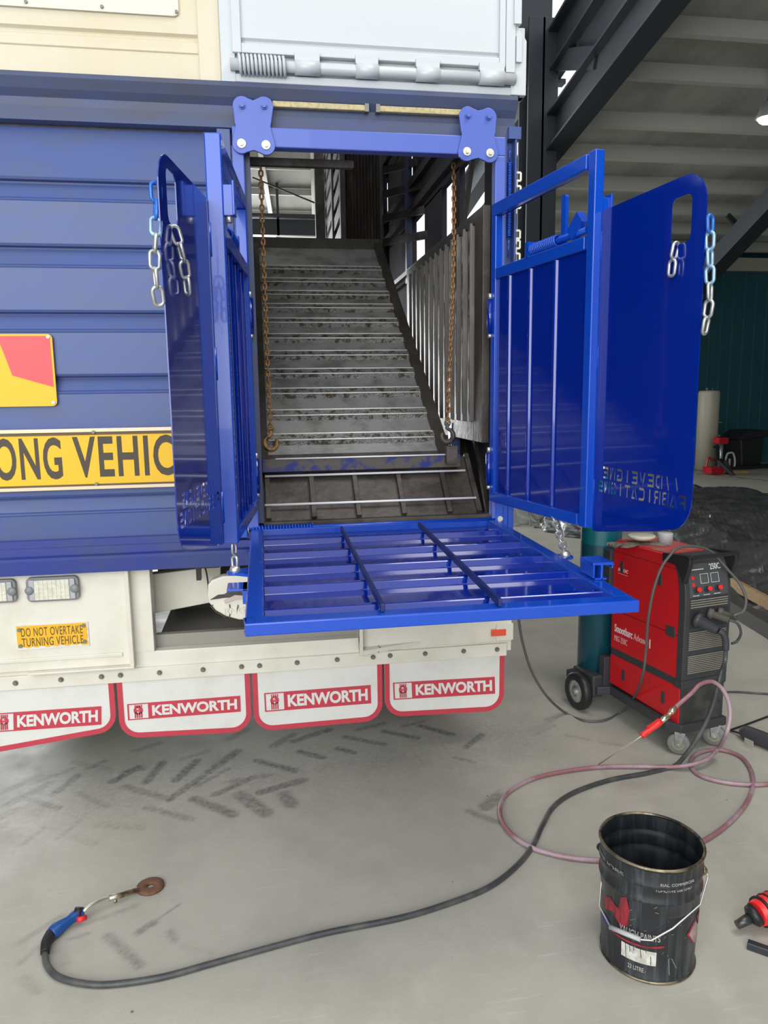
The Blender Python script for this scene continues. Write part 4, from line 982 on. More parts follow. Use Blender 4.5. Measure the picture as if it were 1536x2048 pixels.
# galvanised chains on the wings
BG = mat('blue_overspray_link', (0.03, 0.16, 0.62), .3, .3)
BG2 = mat('pale_blue_link', (0.32, 0.50, 0.72), .3, .5)
def on_w(F_, x, y, v=0.0):
    u, z = onF(F_, x, y, v); return F_ @ Vector((u, v, z))
wx = WLf.to_3x3() @ Vector((1, 0, 0))
p = [on_w(WLf, x, y, -.012) for x, y in ((311, 366), (312, 400), (311, 470), (309, 530), (314, 580), (319, 610))]
chain('wing_chain', 'silver chain with two blue links on the outer edge of the narrow open wing plate', p, .054, .033, .0048, GALV, 'short galvanised chains on the gate wings', .35, [BG, BG, BG2], facing=Vector((1, 0, 0)))
p = [on_w(WLf, x, y, .0) for x, y in ((343, 453), (345, 475), (352, 520), (359, 560), (362, 590))]
p = [q + (WLf.to_3x3() @ Vector((0, d, 0))) for q, d in zip(p, (.004, .012, .018, .018, .018))]
chain('wing_chain', 'silver chain threaded through the handle slot of the narrow open wing plate', p, .054, .033, .0048, GALV, 'short galvanised chains on the gate wings', .6, [GALV])
wl_pts = p
p = [on_w(WR, x, y, .008) for x, y in ((1421, 430), (1420, 500), (1420, 560), (1419, 610), (1413, 640), (1408, 668))]
chain('wing_chain', 'silver chain down the outer edge of the broad wing plate, upper links blue', p, .054, .033, .0048, GALV, 'short galvanised chains on the gate wings', .5, [BG, BG2, BG2, BG2], facing=Vector((1, 0, 0)))
p = [on_w(WR, x, y, .0) for x, y in ((1358, 484), (1355, 515), (1352, 554))]
p = [q + (WR.to_3x3() @ Vector((0, -d, 0))) for q, d in zip(p, (.006, .014, .016))]
chain('wing_chain', 'two silver links hanging from the handle slot of the broad wing plate', p, .054, .033, .0048, GALV, 'short galvanised chains on the gate wings', .3)
# chains between gate foot and platform lug
p = [Vector((-.128, -.765, 1.182)), Vector((-.118, lugL.y, 1.10+.0))]
a = atY(468, 1088, -.76); p = [Vector((a.x, -.76, 1.185)), Vector((lugL.x, lugL.y, ZP-.006))]
chain('hold_down_chain', 'short silver chain from the narrow gate foot to the platform lug above the white coupling', p, .048, .030, .0046, GALV, 'hold-down chains of the platform', .9)
p = [Vector((GR @ Vector((GWR-.16, 0, 1.185)))), Vector((lugR.x, lugR.y, ZP-.004))]
a = on_w(GR, 1106, 1040); p[0] = Vector((a.x, a.y, 1.185))
chain('hold_down_chain', 'short silver chain from the broad gate foot down to the platform by the welder', p, .048, .030, .0046, GALV, 'hold-down chains of the platform', .9)
for c in (lugL, lugR):
    m = MB(); m.lathe([(.0, .012), (.014, .010), (.018, .0), (.018, -.012), (0, -.012)], 20, Matrix.Translation(c+Vector((0, 0, .006)))); build('lug_bolt', m, ZINC, pf)

# ================================================================ WELDER ON ITS TROLLEY
WM_ = Matrix.Translation((1.820, -.245, 0)) @ Matrix.Rotation(math.radians(11.5), 4, 'Z')
wt_ = thing('welding_machine', 'tall red and charcoal welding machine on a wheeled trolley beside the blue platform', 'welder', (1.9, 0, 0))
WW, WD = .255, .51; Z0, Z1 = .135, .912; ZS = .355
m = MB(WM_)
side = [(.035, Z0+.03), (WD, Z0+.03), (WD, ZS-.03), (.0, ZS-.03), (.0, Z0+.03)]
m.prism([(0.012, Z0+.01), (WD, Z0+.03), (WD, ZS-.035), (.012, ZS-.035)], lambda u, z, d: (d, u, z), 0, WW); build('lower_cabinet', m, WRED, wt_, bevel=.004)
m = MB(WM_); m.box(.003, WW-.003, .004, WD-.003, ZS-.045, ZS+.005); build('black_band', m, BPLAS, wt_)
up = [(.035, ZS), (WD, ZS), (WD, Z1-.012), (WD-.012, Z1)]
for k in range(11):
    a = PI/2*k/10; up.append((.105-.07*math.sin(a)*1.0+.03*(1-math.sin(a)), Z1-.26+.26*math.cos(a)))
up = [(.035, ZS), (WD, ZS), (WD, Z1-.012), (WD-.012, Z1), (.13, Z1)]
for k in range(1, 11):
    a = PI/2*k/10; up.append((.035+.095*math.cos(a), Z1-.22+.22*math.sin(PI/2-a+0)*1.0 if False else Z1-.22*(1-math.cos(PI/2-a+0)) if False else Z1-.22*(1-math.cos(a))))
m = MB(WM_)
up = [(.035, ZS), (WD, ZS), (WD, Z1-.012), (WD-.012, Z1), (.115, Z1)]
for k in range(1, 11):
    s_ = k/10; up.append((.115-.080*math.sin(s_*PI/2), Z1-.22*(1-math.cos(s_*PI/2))))
m.prism(up, lambda u, z, d: (d, u, z), 0, WW); build('upper_cabinet', m, WRED, wt_, bevel=.005)
m = MB(WM_); m.box(.012, WW-.012, .15, WD-.02, Z1-.001, Z1+.004); build('dusty_top', m, DUSTY, wt_)
# charcoal front bezel following the curve
fr = [(.0, ZS-.01), (.038, ZS-.01)]
cur = [(.117-.080*math.sin(k/10*PI/2), Z1-.22*(1-math.cos(k/10*PI/2))) for k in range(11)]
fr = [(0, ZS)]+[(.0, Z1-.22)]+[(.080-.080*math.sin(k/10*PI/2), Z1+.0-.22*(1-math.cos(k/10*PI/2))) for k in range(9, -1, -1)]+[(.13, Z1+.004), (.13, Z1-.01)]+[(c[0]+.004, c[1]) for c in cur[1:]]+[(.039, ZS)]
m = MB(WM_); m.prism(fr, lambda u, z, d: (d, u, z), -.003, WW+.003); build('front_bezel', m, BPLAS, wt_, bevel=.004)
# sloped control panel
pz0, pz1 = Z1-.172, Z1-.030
def fpt(x, z, off=0.0):
    # front surface of the bezel at height z
    if z <= Z1-.22: y = 0
    else:
        c_ = 1-(Z1-z)/.22; y = .080*(1-math.sqrt(max(0, 1-c_*c_)))
    return WM_ @ Vector((x, y-off, z))
def fquad(mb, x0, x1, z0, z1, off, n_=6):
    for i in range(n_):
        za = z0+(z1-z0)*i/n_; zb_2 = z0+(z1-z0)*(i+1)/n_
        a = [fpt(x0, za, off), fpt(x1, za, off), fpt(x1, zb_2, off), fpt(x0, zb_2, off)]
        b2 = [fpt(x0, za, -.006), fpt(x1, za, -.006), fpt(x1, zb_2, -.006), fpt(x0, zb_2, -.006)]
        mb.add(a+b2, [(0, 1, 2, 3), (0, 4, 5, 1), (1, 5, 6, 2), (2, 6, 7, 3), (3, 7, 4, 0)])
m = MB(); fquad(m, .018, WW-.018, pz0, pz1, .004, 8); build('control_panel', m, BPLAS2, wt_)
m = MB(); fquad(m, .085, .125, pz0+.062, pz0+.096, .0055, 2); fquad(m, .145, .185, pz0+.062, pz0+.096, .0055, 2); build('display_window', m, mat('lcd_grey', (.10, .105, .11), .2), wt_)
m = MB()
for zz in (pz0+.078, pz0+.048):
    fquad(m, .035, .048, zz, zz+.016, .006, 1)
build('red_marking', m, GRED, wt_)
m = MB()
for x_ in (.083, .143):
    for za, zb_2, xa, xb in ((pz0+.098, pz0+.0995, x_, x_+.045), (pz0+.058, pz0+.0595, x_, x_+.045)): fquad(m, xa, xb, za, zb_2, .0055, 1)
    fquad(m, x_, x_+.0015, pz0+.058, pz0+.0995, .0055, 1); fquad(m, x_+.0435, x_+.045, pz0+.058, pz0+.0995, .0055, 1)
for x_ in (.035, .095, .155): fquad(m, x_, x_+.035, pz0+.006, pz0+.0085, .0055, 1)
fquad(m, .022, .11, pz1-.024, pz1-.021, .0055, 1)
a = fpt(.145, pz1-.028, .006); text(m, '250C', a, fpt(.205, pz1-.028, .006)-a, fpt(.145, pz1-.004, .006)-a, .001, .01)
build('panel_print', m, PRINTW, wt_)
for x_ in (.052, .112, .172):
    c = fpt(x_, pz0+.032, .004); nrm = (WM_.to_3x3() @ Vector((0, -1, .35))).normalized()
    m = MB(); m.tube([c, c+nrm*.008], .0135, 18); m.tube([c+nrm*.008, c+nrm*.022], .010, 16); k_ = build('control_knob', m, BPLAS, wt_)
    m = MB(); m.tube([c+nrm*.016, c+nrm*.026], .0102, 16); build('knob_cap', m, GRED, wt_)
# louvres
def louv(z0, z1, n_):
    m = MB(); 
    for k in range(n_):
        z = z0+(z1-z0)*(k+.5)/n_; m.add([WM_ @ Vector(p) for p in ((.022, -.006, z-.002), (WW-.022, -.006, z-.002), (WW-.022, -.0035, z+.002), (.022, -.0035, z+.002), (.022, .01, z-.002), (WW-.022, .01, z-.002))], [(0, 1, 2, 3), (0, 4, 5, 1)])
    build('vent_louvres', m, LOUV, wt_, solid=.0015)
louv(.690, .732, 4); louv(.495, .582, 10); louv(.385, .472, 10)
m = MB(WM_); m.box(-.002, WW+.002, .0, .05, .315, ZS); build('lower_bezel', m, BPLAS, wt_, bevel=.003)
m = MB(WM_); m.box(.004, WW-.004, .004, .05, Z0+.01, .315); build('front_kick_panel', m, mat('scuffed_black_panel', (.035, .035, .035), .45, col2=(.07, .07, .065), scale=12), wt_, bevel=.004)
# socket recess with connectors
m = MB(WM_); m.box(.016, WW-.012, -.003, .02, .596, .680); build('socket_plate', m, mat('socket_black', (.03, .03, .032), .5), wt_, bevel=.003)
def conn(x, z, r, ln, m_, dirx=.25, dz=-.35):
    a = WM_ @ Vector((x, -.003, z)); d = (WM_.to_3x3() @ Vector((dirx, -1, dz))).normalized(); mb = MB()
    mb.tube([a, a+d*.02, a+d*.022, a+d*ln], [r*1.5, r*1.5, r, r*.85], 16); build('plug', mb, m_, wt_); return a+d*ln
e1 = conn(.058, .640, .024, .105, BPLAS, .45, -.35); e2 = conn(.125, .662, .016, .09, mat('dusty_plug', (.10, .09, .075), .7), .75, -.3); e3 = conn(.180, .660, .015, .085, MATS['dusty_plug'], .85, -.3)
m = MB(); m.tube(smooth_path([e1, e1+Vector((.02, -.008, -.015)), e1+Vector((.030, -.010, -.045)), e1+Vector((.033, -.010, -.085))]), .015, 12); build('torch_plug_neck', m, BPLAS, wt_)
m = MB(); m.tube(smooth_path([e2, e2+Vector((.035, -.01, -.015)), e2+Vector((.055, -.01, -.06)), e2+Vector((.045, 0, -.10)), e2+Vector((.02, 0, -.11))]), .006, 8); build('polarity_lead', m, CABLE, wt_)
# side door seam, latches, lettering on the side that faces the camera
def sp(y, z, off=.001): return WM_ @ Vector((-off, y, z))
m = MB(WM_); m.box(-.0015, .001, .04, WD-.01, .555, .558); m.box(-.0015, .001, .02, WD-.01, Z1-.055, Z1-.0535); build('side_seam', m, mat('seam_dark', (.12, .004, .006), .6), wt_)
m = MB(WM_)
for (y, z) in ((.44, Z1-.125), (.17, Z1-.125), (.40, ZS-.115), (.115, ZS-.12)): m.box(-.004, .001, y-.011, y+.011, z-.028, z+.028)
build('side_latch', m, BPLAS, wt_, bevel=.002)
m = MB(WM_); m.box(-.006, .001, .055, .115, .540, .588); build('door_latch', m, BPLAS, wt_, bevel=.003)
m = MB(); xv = WM_.to_3x3() @ Vector((0, -1, 0))
text(m, 'Smootharc', sp(.480, .447), xv*.135, Vector((0, 0, .040)), .001, .008); text(m, 'I', sp(.222, .440), xv*.006, Vector((0, 0, .044)), .001)
build('side_lettering', m, PRINTW, wt_)
m = MB(); text(m, 'MIG 250C', sp(.480, .400), xv*.100, Vector((0, 0, .030)), .001); build('side_lettering', m, mat('pale_pink_print', (.70, .42, .40), .5), wt_); m = MB(); text(m, 'Advance', sp(.335, .447), xv*.105, Vector((0, 0, .034)), .001)
build('side_lettering', m, mat('pale_pink_print', (.70, .42, .40), .5), wt_)
m = MB(); text(m, '/// BOC', sp(.470, .765), xv*.075, Vector((0, 0, .016)), .001, .01); m.add([sp(.47, .752), sp(.395, .752), sp(.395, .7535), sp(.47, .7535)], [(0, 1, 2, 3)]); build('side_lettering', m, PRINTW, wt_)
# handle
m = MB(WM_)
for x0, x1 in ((-.012, .012), (WW-.006, WW+.018)):
    m.prism([(.15, Z1-.03), (.06, Z1-.035), (.01, Z1-.11), (-.02, Z1-.02), (-.02, Z1+.016), (.0, Z1+.022), (.15, Z1+.008)], lambda u, z, d: (d, u, z), x0, x1)
m.box(-.012, WW+.02, -.02, .006, Z1+.004, Z1+.018); build('carry_handle', m, RUBB, wt_, bevel=.004)
# base tray, cylinder tray, wheels
m = MB(WM_); m.prism([(-.0, -.01), (WW+.01, -.01), (WW+.01, WD+.28), (-.07, WD+.28), (-.07, WD), (-.01, WD-.02), (-.03, .06)], lambda u, v_, d: (u, v_, d), Z0-.03, Z0+.012); build('trolley_base', m, BPLAS, wt_, bevel=.004)
m = MB(WM_); m.box(-.03, .22, WD+.005, WD+.05, Z0, .30); build('cylinder_bracket', m, BPLAS, wt_, bevel=.004)
m = MB(WM_); m.box(-.02, .08, WD+.0, WD+.05, .62, .86); build('cylinder_bracket', m, BPLAS, wt_, bevel=.004)
wc = WM_ @ Vector((-.115, WD+.10, .098))
def wheel(c, R_, wd, ax, m1, m2, nm):
    A = Matrix.Translation(c) @ Vector(ax).to_track_quat('Z', 'Y').to_matrix().to_4x4()
    g_ = grp(nm, wt_)
    mb = MB(); mb.lathe([(R_*.62, wd*.5), (R_*.9, wd*.5), (R_, wd*.3), (R_, -wd*.3), (R_*.9, -wd*.5), (R_*.62, -wd*.5)], 40, A); build('tyre', mb, m1, g_)
    mb = MB(); mb.lathe([(0, wd*.55), (R_*.16, wd*.55), (R_*.18, wd*.35), (R_*.5, wd*.30), (R_*.64, wd*.46), (R_*.64, -wd*.46), (0, -wd*.4)], 40, A); build('wheel_hub', mb, m2, g_)
    return g_
axw = WM_.to_3x3() @ Vector((-1, 0, 0))
wheel(wc, .098, .05, axw, RUBB, GALV, 'rear_wheel'); wheel(WM_ @ Vector((WW+.10, WD+.10, .098)), .098, .05, axw, RUBB, GALV, 'rear_wheel')
m = MB(WM_); m.cyl((-.11, WD+.10, .098), (WW+.10, WD+.10, .098), .012, 10); m.box(-.085, -.02, WD+.02, WD+.20, .08, .20); build('axle_housing', m, BPLAS, wt_, bevel=.01)
CASM = mat('grey_caster_rubber', (.22, .21, .20), .6)
for cx_, cy_ in ((.012, .015), (WW-.03, .02)):
    c = WM_ @ Vector((cx_, cy_, .050)); ax_ = (WM_.to_3x3() @ Vector((-.75, -.66, 0))).normalized()
    g_ = wheel(c, .050, .03, ax_, CASM, mat('caster_hub_grey', (.30, .29, .22), .5), 'caster')
    mb = MB(); 
    for s_ in (-1, 1):
        b0 = c+ax_*.021*s_; t0 = Vector((0, 0, 1)); w0 = t0.cross(ax_)
        mb.add([b0-w0*.010-t0*.006, b0+w0*.010-t0*.006, b0+w0*.030+t0*.062, b0-w0*.018+t0*.062]+[q+ax_*.003*s_ for q in (b0-w0*.010-t0*.006, b0+w0*.010-t0*.006, b0+w0*.030+t0*.062, b0-w0*.018+t0*.062)],
               [(0, 1, 2, 3), (7, 6, 5, 4), (0, 4, 5, 1), (1, 5, 6, 2), (2, 6, 7, 3), (3, 7, 4, 0)])
    mb.cyl(c+ax_*.028, c-ax_*.028, .006, 8)
    build('caster_fork', mb, GALV, g_)
# --- things on top
c = WM_ @ Vector((.07, .29, Z1+.004))
pcap = atZ(1330, 1088, Z1+.004)
m = MB(Matrix.Translation((pcap.x, pcap.y, Z1+.005))); m.lathe([(0, 0), (.0355, 0), (.0355, .052), (.034, .055), (0, .054)], 32); o = build('paint_lid_cap', m, mat('grey_white_cap', (.50, .50, .52), .45), None); tag(o, 'small grey-white cylindrical cap standing on the red welder', 'cap')
pd = atZ(1283, 1076, Z1+.03)
m = MB(Matrix.Translation((pd.x, pd.y, Z1+.022))); m.lathe([(0, -.002), (.04, 0), (.062, .010), (.066, .020), (.060, .024), (.0, .020)], 32); o = build('shallow_dish', m, mat('cream_plastic', (.66, .60, .50), .4), None); tag(o, 'cream plastic dish lying on gloves at the back of the welder top', 'dish')
# crumpled gloves
gm = MB(); A0 = atZ(1245, 1092, Z1+.004); A1 = atZ(1318, 1090, Z1+.004)
def crumple(mb, c, rx, ry, h, rot, seed, n_=14):
    rnd = random.Random(seed); vs = []; fs = []
    for j in range(5):
        f_ = j/4
        for i in range(n_):
            a = 2*PI*i/n_; rr = (1-f_*.85)*(1+.28*math.sin(3*a+seed)+rnd.uniform(-.12, .12)); x_ = rx*rr*math.cos(a); y_ = ry*rr*math.sin(a)
            vs.append(Vector((c.x+x_*math.cos(rot)-y_*math.sin(rot), c.y+x_*math.sin(rot)+y_*math.cos(rot), c.z+h*math.sin(f_*PI/2)*rnd.uniform(.8, 1.1))))
    for j in range(4):
        for i in range(n_): fs.append((j*n_+i, j*n_+(i+1) % n_, (j+1)*n_+(i+1) % n_, (j+1)*n_+i))
    fs.append(tuple(4*n_+i for i in range(n_))); fs.append(tuple(reversed(range(n_)))); mb.add(vs, fs, True)
gm = MB(); crumple(gm, Vector((A0.x+.04, A0.y+.01, Z1+.005)), .075, .05, .012, .3, 2)
for k in range(4): gm.tube(smooth_path([Vector((A0.x+.0, A0.y+.0, Z1+.012)), Vector((A0.x-.03-.004*k, A0.y-.02+.014*k, Z1+.014)), Vector((A0.x-.055-.004*k, A0.y-.035+.022*k, Z1+.009))], 4), .008, 8)
o = build('work_glove', gm, CLOTH); tag(o, 'crumpled grey work glove under the cream dish on the welder top', 'glove')
gm = MB(); cg = Vector((A1.x-.005, A1.y+.02, Z1+.005)); crumple(gm, cg, .07, .04, .010, -.3, 5)
o = build('work_glove', gm, CLOTH); tag(o, 'flat grey work glove just behind the grey-white cap on the welder', 'glove')
m = MB(); a = atZ(1350, 1092, Z1+.006); b_ = atZ(1400, 1096, Z1+.006)
m.tube(smooth_path([atZ(1345, 1090, Z1+.01), atZ(1362, 1086, Z1+.015), atZ(1385, 1090, Z1+.012)]), .006, 8); 
# gas cylinder
cyb = WM_ @ Vector((.045, WD+.165, 0))
cy_ = thing('gas_cylinder', 'tall teal shielding gas cylinder standing on the trolley behind the red welder', 'gas cylinder', (cyb.x, cyb.y, Z0+.014))
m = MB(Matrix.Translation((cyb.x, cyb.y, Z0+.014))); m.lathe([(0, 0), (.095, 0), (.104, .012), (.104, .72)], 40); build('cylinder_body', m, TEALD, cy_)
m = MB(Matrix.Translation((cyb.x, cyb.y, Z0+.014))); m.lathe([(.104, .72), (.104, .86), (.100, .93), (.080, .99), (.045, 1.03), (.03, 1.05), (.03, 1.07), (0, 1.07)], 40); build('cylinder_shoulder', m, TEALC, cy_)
m = MB(Matrix.Translation((cyb.x, cyb.y, Z0+.014))); m.tube([(0, 0, 1.07), (0, 0, 1.14)], .016, 12); m.tube([(-.035, 0, 1.11), (.05, 0, 1.11)], .013, 10); m.lathe([(0, 1.14), (.03, 1.14), (.03, 1.155), (0, 1.155)], 16); build('cylinder_valve', m, BRASS, cy_)

# ================================================================ HOSES AND CABLES
def FL(x, y, r=.008): return atZ(x, y, r)
tcl = [FL(x, y, .0095) for x, y in ((90, 1905), (94, 1930), (115, 1953), (160, 1966), (220, 1969), (320, 1955), (420, 1928), (520, 1900), (650, 1866), (800, 1836), (900, 1806), (980, 1773), (1035, 1730), (1066, 1690), (1085, 1650), (1108, 1612), (1150, 1584), (1220, 1560), (1290, 1547))]
q = FL(1345, 1534, .0095)
tcl += [q, atY(1375, 1505, q.y-.03), atY(1404, 1460, q.y-.045), atY(1425, 1412, q.y-.05), atY(1441, 1350, -.40), atY(1448, 1300, -.39)]
endp = e1+Vector((.033, -.010, -.08)); tcl.pop(); tcl += [endp+Vector((.0, 0, -.06))]; tcl += [endp]
to = thing('welding_torch', 'blue-handled welding torch with a long black lead lying across the concrete floor', 'welding torch', tuple(tcl[0]))
m = MB(); m.tube(smooth_path(tcl, 8), .0098, 12); build('torch_lead', m, CABLE, to)
h0_ = FL(91, 1903, .016)
hp = [FL(90, 1906, .013), FL(93, 1885, .017), FL(103, 1868, .019)]
m = MB(); m.tube(smooth_path(hp, 6), [.013+.006*min(1, i/12) for i in range(13)], 14)
for k in range(6):
    q = smooth_path(hp, 6)[2*k]; 
build('strain_relief', m, RUBB, to)
hp = [FL(103, 1868, .02), FL(118, 1855, .024), FL(135, 1843, .028), FL(150, 1832, .030), FL(163, 1826, .028)]
sp_ = smooth_path(hp, 6); m = MB(); m.tube(sp_, [.019+.003*math.sin(i/3)-(.002 if i > 18 else 0) for i in range(len(sp_))], 16); build('torch_handle', m, TORB, to)
m = MB(); c = FL(164, 1837, .028); m.tube([c+Vector((-.012, -.006, 0)), c+Vector((.010, .010, -.004))], [.009, .008], 12); build('trigger', m, GRED, to)
m = MB(); q = FL(160, 1822, .034); m.tube([FL(150, 1826, .034), FL(165, 1826, .032)], [.019, .017], 16); build('torch_collar', m, RUBB, to)
hp = [FL(163, 1828, .030), FL(172, 1818, .042), FL(188, 1808, .044), FL(205, 1800, .040), FL(222, 1796, .034)]
m = MB(); m.tube(smooth_path(hp, 6), .0065, 12); build('torch_neck', m, ZINC, to)
m = MB(); m.tube([FL(218, 1797, .035), FL(235, 1792, .030), FL(274, 1780, .017)], [.009, .010, .010], 16); m.tube([FL(228, 1803, .02), FL(234, 1801, .02)], .006, 8); build('gas_nozzle', m, mat('tarnished_nozzle', (.55, .50, .38), .35, .8, col2=(.25, .18, .10), scale=30), to)
dc = FL(301, 1775, .0); m = MB(Matrix.Translation((dc.x, dc.y, .001))); m.lathe([(.012, 0), (.046, 0), (.046, .007), (.012, .007), (.012, 0)], 40); o = build('steel_washer', m, DISC); tag(o, 'flat rusty round steel washer on the floor at the torch nozzle', 'washer')
# air hose with blow gun
hs = [(1351, 1414), (1383, 1386), (1400, 1369), (1423, 1363), (1443, 1376), (1457, 1403), (1460, 1436), (1452, 1468)]
yh = [-.50, -.47, -.45, -.43, -.43, -.44, -.455, -.47]
P0 = [atY(x, y, yy) for (x, y), yy in zip(hs, yh)]
fl_ = [(1436, 1497), (1413, 1519), (1373, 1531), (1322, 1534), (1255, 1533), (1188, 1535), (1121, 1544), (1070, 1556), (1035, 1572), (1010, 1592), (1000, 1617), (1005, 1645), (1028, 1673), (1063, 1695), (1105, 1708), (1146, 1716), (1188, 1720), (1260, 1722), (1340, 1708), (1406, 1682), (1453, 1650), (1488, 1613), (1505, 1577), (1504, 1546), (1488, 1519), (1464, 1505), (1433, 1499), (1401, 1504), (1383, 1518), (1384, 1536), (1401, 1551), (1436, 1562), (1488, 1569), (1545, 1567), (1620, 1555)]
zz_ = [.06, .045] + [.028, .012, .011] + [.011]*30
for (x, y), z in zip(fl_, zz_+[.011]*10): P0.append(atZ(x, y, z))
ah = thing('air_hose', 'mauve-red paint-flecked air hose coiled on the floor around the black bucket', 'hose', tuple(P0[20]))
m = MB(); m.tube(smooth_path(P0, 8), .0088, 12); build('hose', m, HOSE, ah)
bgp = thing('blow_gun', 'red air blow gun with a thin steel nozzle resting against the mauve hose', 'blow gun', tuple(P0[0]))
g0 = P0[0]; g3 = atZ(1197, 1529, .014)
gA = atY(1335, 1432, -.51); gB = atY(1322, 1443, -.52); gC = atY(1283, 1472, -.535)
m = MB(); m.tube([g0, gA], [.009, .0075], 10); m.tube([atY(1347, 1418, -.505), atY(1341, 1426, -.507)], .012, 6); m.tube([gA, gB], [.012, .011], 8); build('air_fitting', m, BRASS, bgp)
m = MB(); m.tube([gB, gB.lerp(gC, .15), gB.lerp(gC, .5), gB.lerp(gC, .9), gC], [.012, .0135, .012, .0115, .014], 14); build('gun_body', m, GRED, bgp)
m = MB(); m.beam(gB.lerp(gC, .1)+Vector((0, 0, .016)), gB.lerp(gC, .7)+Vector((0, 0, .017)), .012, .004); build('gun_lever', m, GRED, bgp)
m = MB(); m.tube([gC, g3], .0032, 8); build('gun_nozzle', m, mat('pale_steel_rod', (.72, .66, .5), .3, .7), bgp)
# earth lead hung over the welder handle
ep = [atY(1037, 1236, -.03), atY(1045, 1284, -.01), atY(1063, 1342, .02), atY(1094, 1393, .06), FL(1131, 1426, .009), FL(1168, 1441, .007), FL(1208, 1441, .007)]
q = FL(1242, 1424, .012); ep += [q, atY(1269, 1393, q.y-.17), atY(1285, 1352, -.17), atY(1292, 1300, -.20), atY(1296, 1242, -.235), atY(1306, 1184, -.25), atY(1322, 1137, -.255), atY(1339, 1112, -.255)]
ep += [atY(1356, 1096, -.24), atY(1390, 1093, -.22), atY(1423, 1104, -.20), atY(1457, 1141, -.22), atY(1480, 1168, -.24), atY(1492, 1198, -.27), atY(1487, 1222, -.29), atY(1468, 1231, -.29), e3]
m = MB(); m.tube(smooth_path(ep, 8), .0062, 10); o = build('earth_lead', m, mat('grey_cable', (.10, .095, .09), .45)); tag(o, 'thin dark grey earth lead looping over the welder handle and under the platform', 'cable')
m = MB(); m.tube(smooth_path([FL(1452, 1384, .006), FL(1480, 1384, .006), FL(1536, 1388, .006), FL(1640, 1392, .006)]), .006, 8); o = build('power_lead', m, CABLE); tag(o, 'straight dark power lead running off behind the welder over the floor', 'cable')
# grinder bottom right of the welder
gp = thing('power_tool', 'black-bodied power tool lying on the floor beside the hose coil', 'power tool', tuple(FL(1500, 1480, 0)))
m = MB(); m.tube(smooth_path([FL(1640, 1395, .006), FL(1536, 1433, .006), FL(1490, 1450, .006), FL(1462, 1460, .008), FL(1472, 1464, .014), FL(1484, 1468, .02)]), .0048, 8); build('flex', m, RUBB, gp)
m = MB(); m.tube(smooth_path([FL(1482, 1466, .025), FL(1492, 1466, .034), FL(1515, 1474, .036), FL(1545, 1486, .036), FL(1600, 1508, .036)], 4), [.015, .022, .028, .032, .035, .036, .036, .036, .036, .036, .036, .036, .036, .036, .036, .036, .036], 14); build('tool_body', m, BPLAS, gp)
m = MB(); a = FL(1482, 1478, .022); b_ = FL(1499, 1487, .024); m.beam(a+Vector((0, -.026, .008)), b_+Vector((0, -.026, .010)), .002, .024); build('rating_label', m, mat('tool_label', (.45, .43, .36), .5), gp)
# cordless tool at the frame edge
dt = thing('impact_driver', 'red and black cordless impact driver at the frame edge below the bucket rim', 'power tool', tuple(FL(1520, 1830, 0)))
a = FL(1474, 1850, .03); b_ = FL(1500, 1836, .045)
m = MB(); m.tube([a, b_], [.013, .016], 14); build('drive_socket', m, mat('gunmetal', (.08, .08, .08), .35, .6), dt)
m = MB(); c2 = FL(1512, 1828, .055); m.tube([b_, b_.lerp(c2, .3), c2], [.022, .032, .034], 16); build('nose_cone', m, RUBB, dt)
m = MB(); c3 = FL(1600, 1790, .07); m.tube([c2, c2.lerp(c3, .3), c3], [.036, .045, .042], 16); build('tool_housing', m, GRED, dt)
m = MB()
for k in range(3): q_ = c2.lerp(c3, .1+.14*k); m.tube([q_, q_.lerp(c3, .04)], .0462, 16)
build('tool_ribs', m, RUBB, dt)
m = MB(); a = FL(1495, 1888, .012); b_ = FL(1600, 1925, .012); m.beam(a, b_, .022, .022); o = build('steel_offcut', m, mat('dark_tube_steel', (.05, .052, .06), .35, .4), bevel=.002); tag(o, 'short dark square steel bar on the floor under the impact driver', 'steel bar')

# ================================================================ BLACK BUCKET
bc = Vector((1.071, -1.345, 0)); bk = thing('paint_bucket', 'open black metal paint drum with a wire handle standing on the concrete', 'bucket', tuple(bc))
HB = .365; RB_ = .131; RT = .1435
def RZb(z): return RB_+(RT-RB_)*min(1, z/HB)
BM = Matrix.Translation(bc)
pr = [(0, .004), (RB_-.004, .002), (RB_+.002, .0), (RB_+.003, .012), (RB_, .016)]
pr += [(RZb(.1), .1), (RZb(.2), .2), (RZb(.245), .245), (RZb(.25)+.005, .252), (RZb(.25)+.005, .258), (RZb(.26), .265), (RZb(.29), .295), (RZb(.3)+.004, .302), (RZb(.3)+.004, .308), (RZb(.31), .315), (RT, .35)]
m = MB(BM); m.lathe(pr, 72); build('drum_shell', m, TIN, bk)
pi_ = [(RT-.003, .355)]+[(max(r_-.003, 0), z_+.002) for r_, z_ in reversed(pr[3:])]+[(RB_-.005, .008), (0, .008)]
m = MB(BM); m.lathe(pi_, 72); build('drum_inside', m, TINI, bk)
m = MB(BM); m.tube([(RT*math.cos(2*PI*k/72), RT*math.sin(2*PI*k/72), .357) for k in range(72)], .0048, 10, closed=True); build('rim', m, RIM, bk)
m = MB(BM); m.tube([((RB_+.002)*math.cos(2*PI*k/72), (RB_+.002)*math.sin(2*PI*k/72), .005) for k in range(72)], .004, 8, closed=True); build('base_rim', m, RIM, bk)
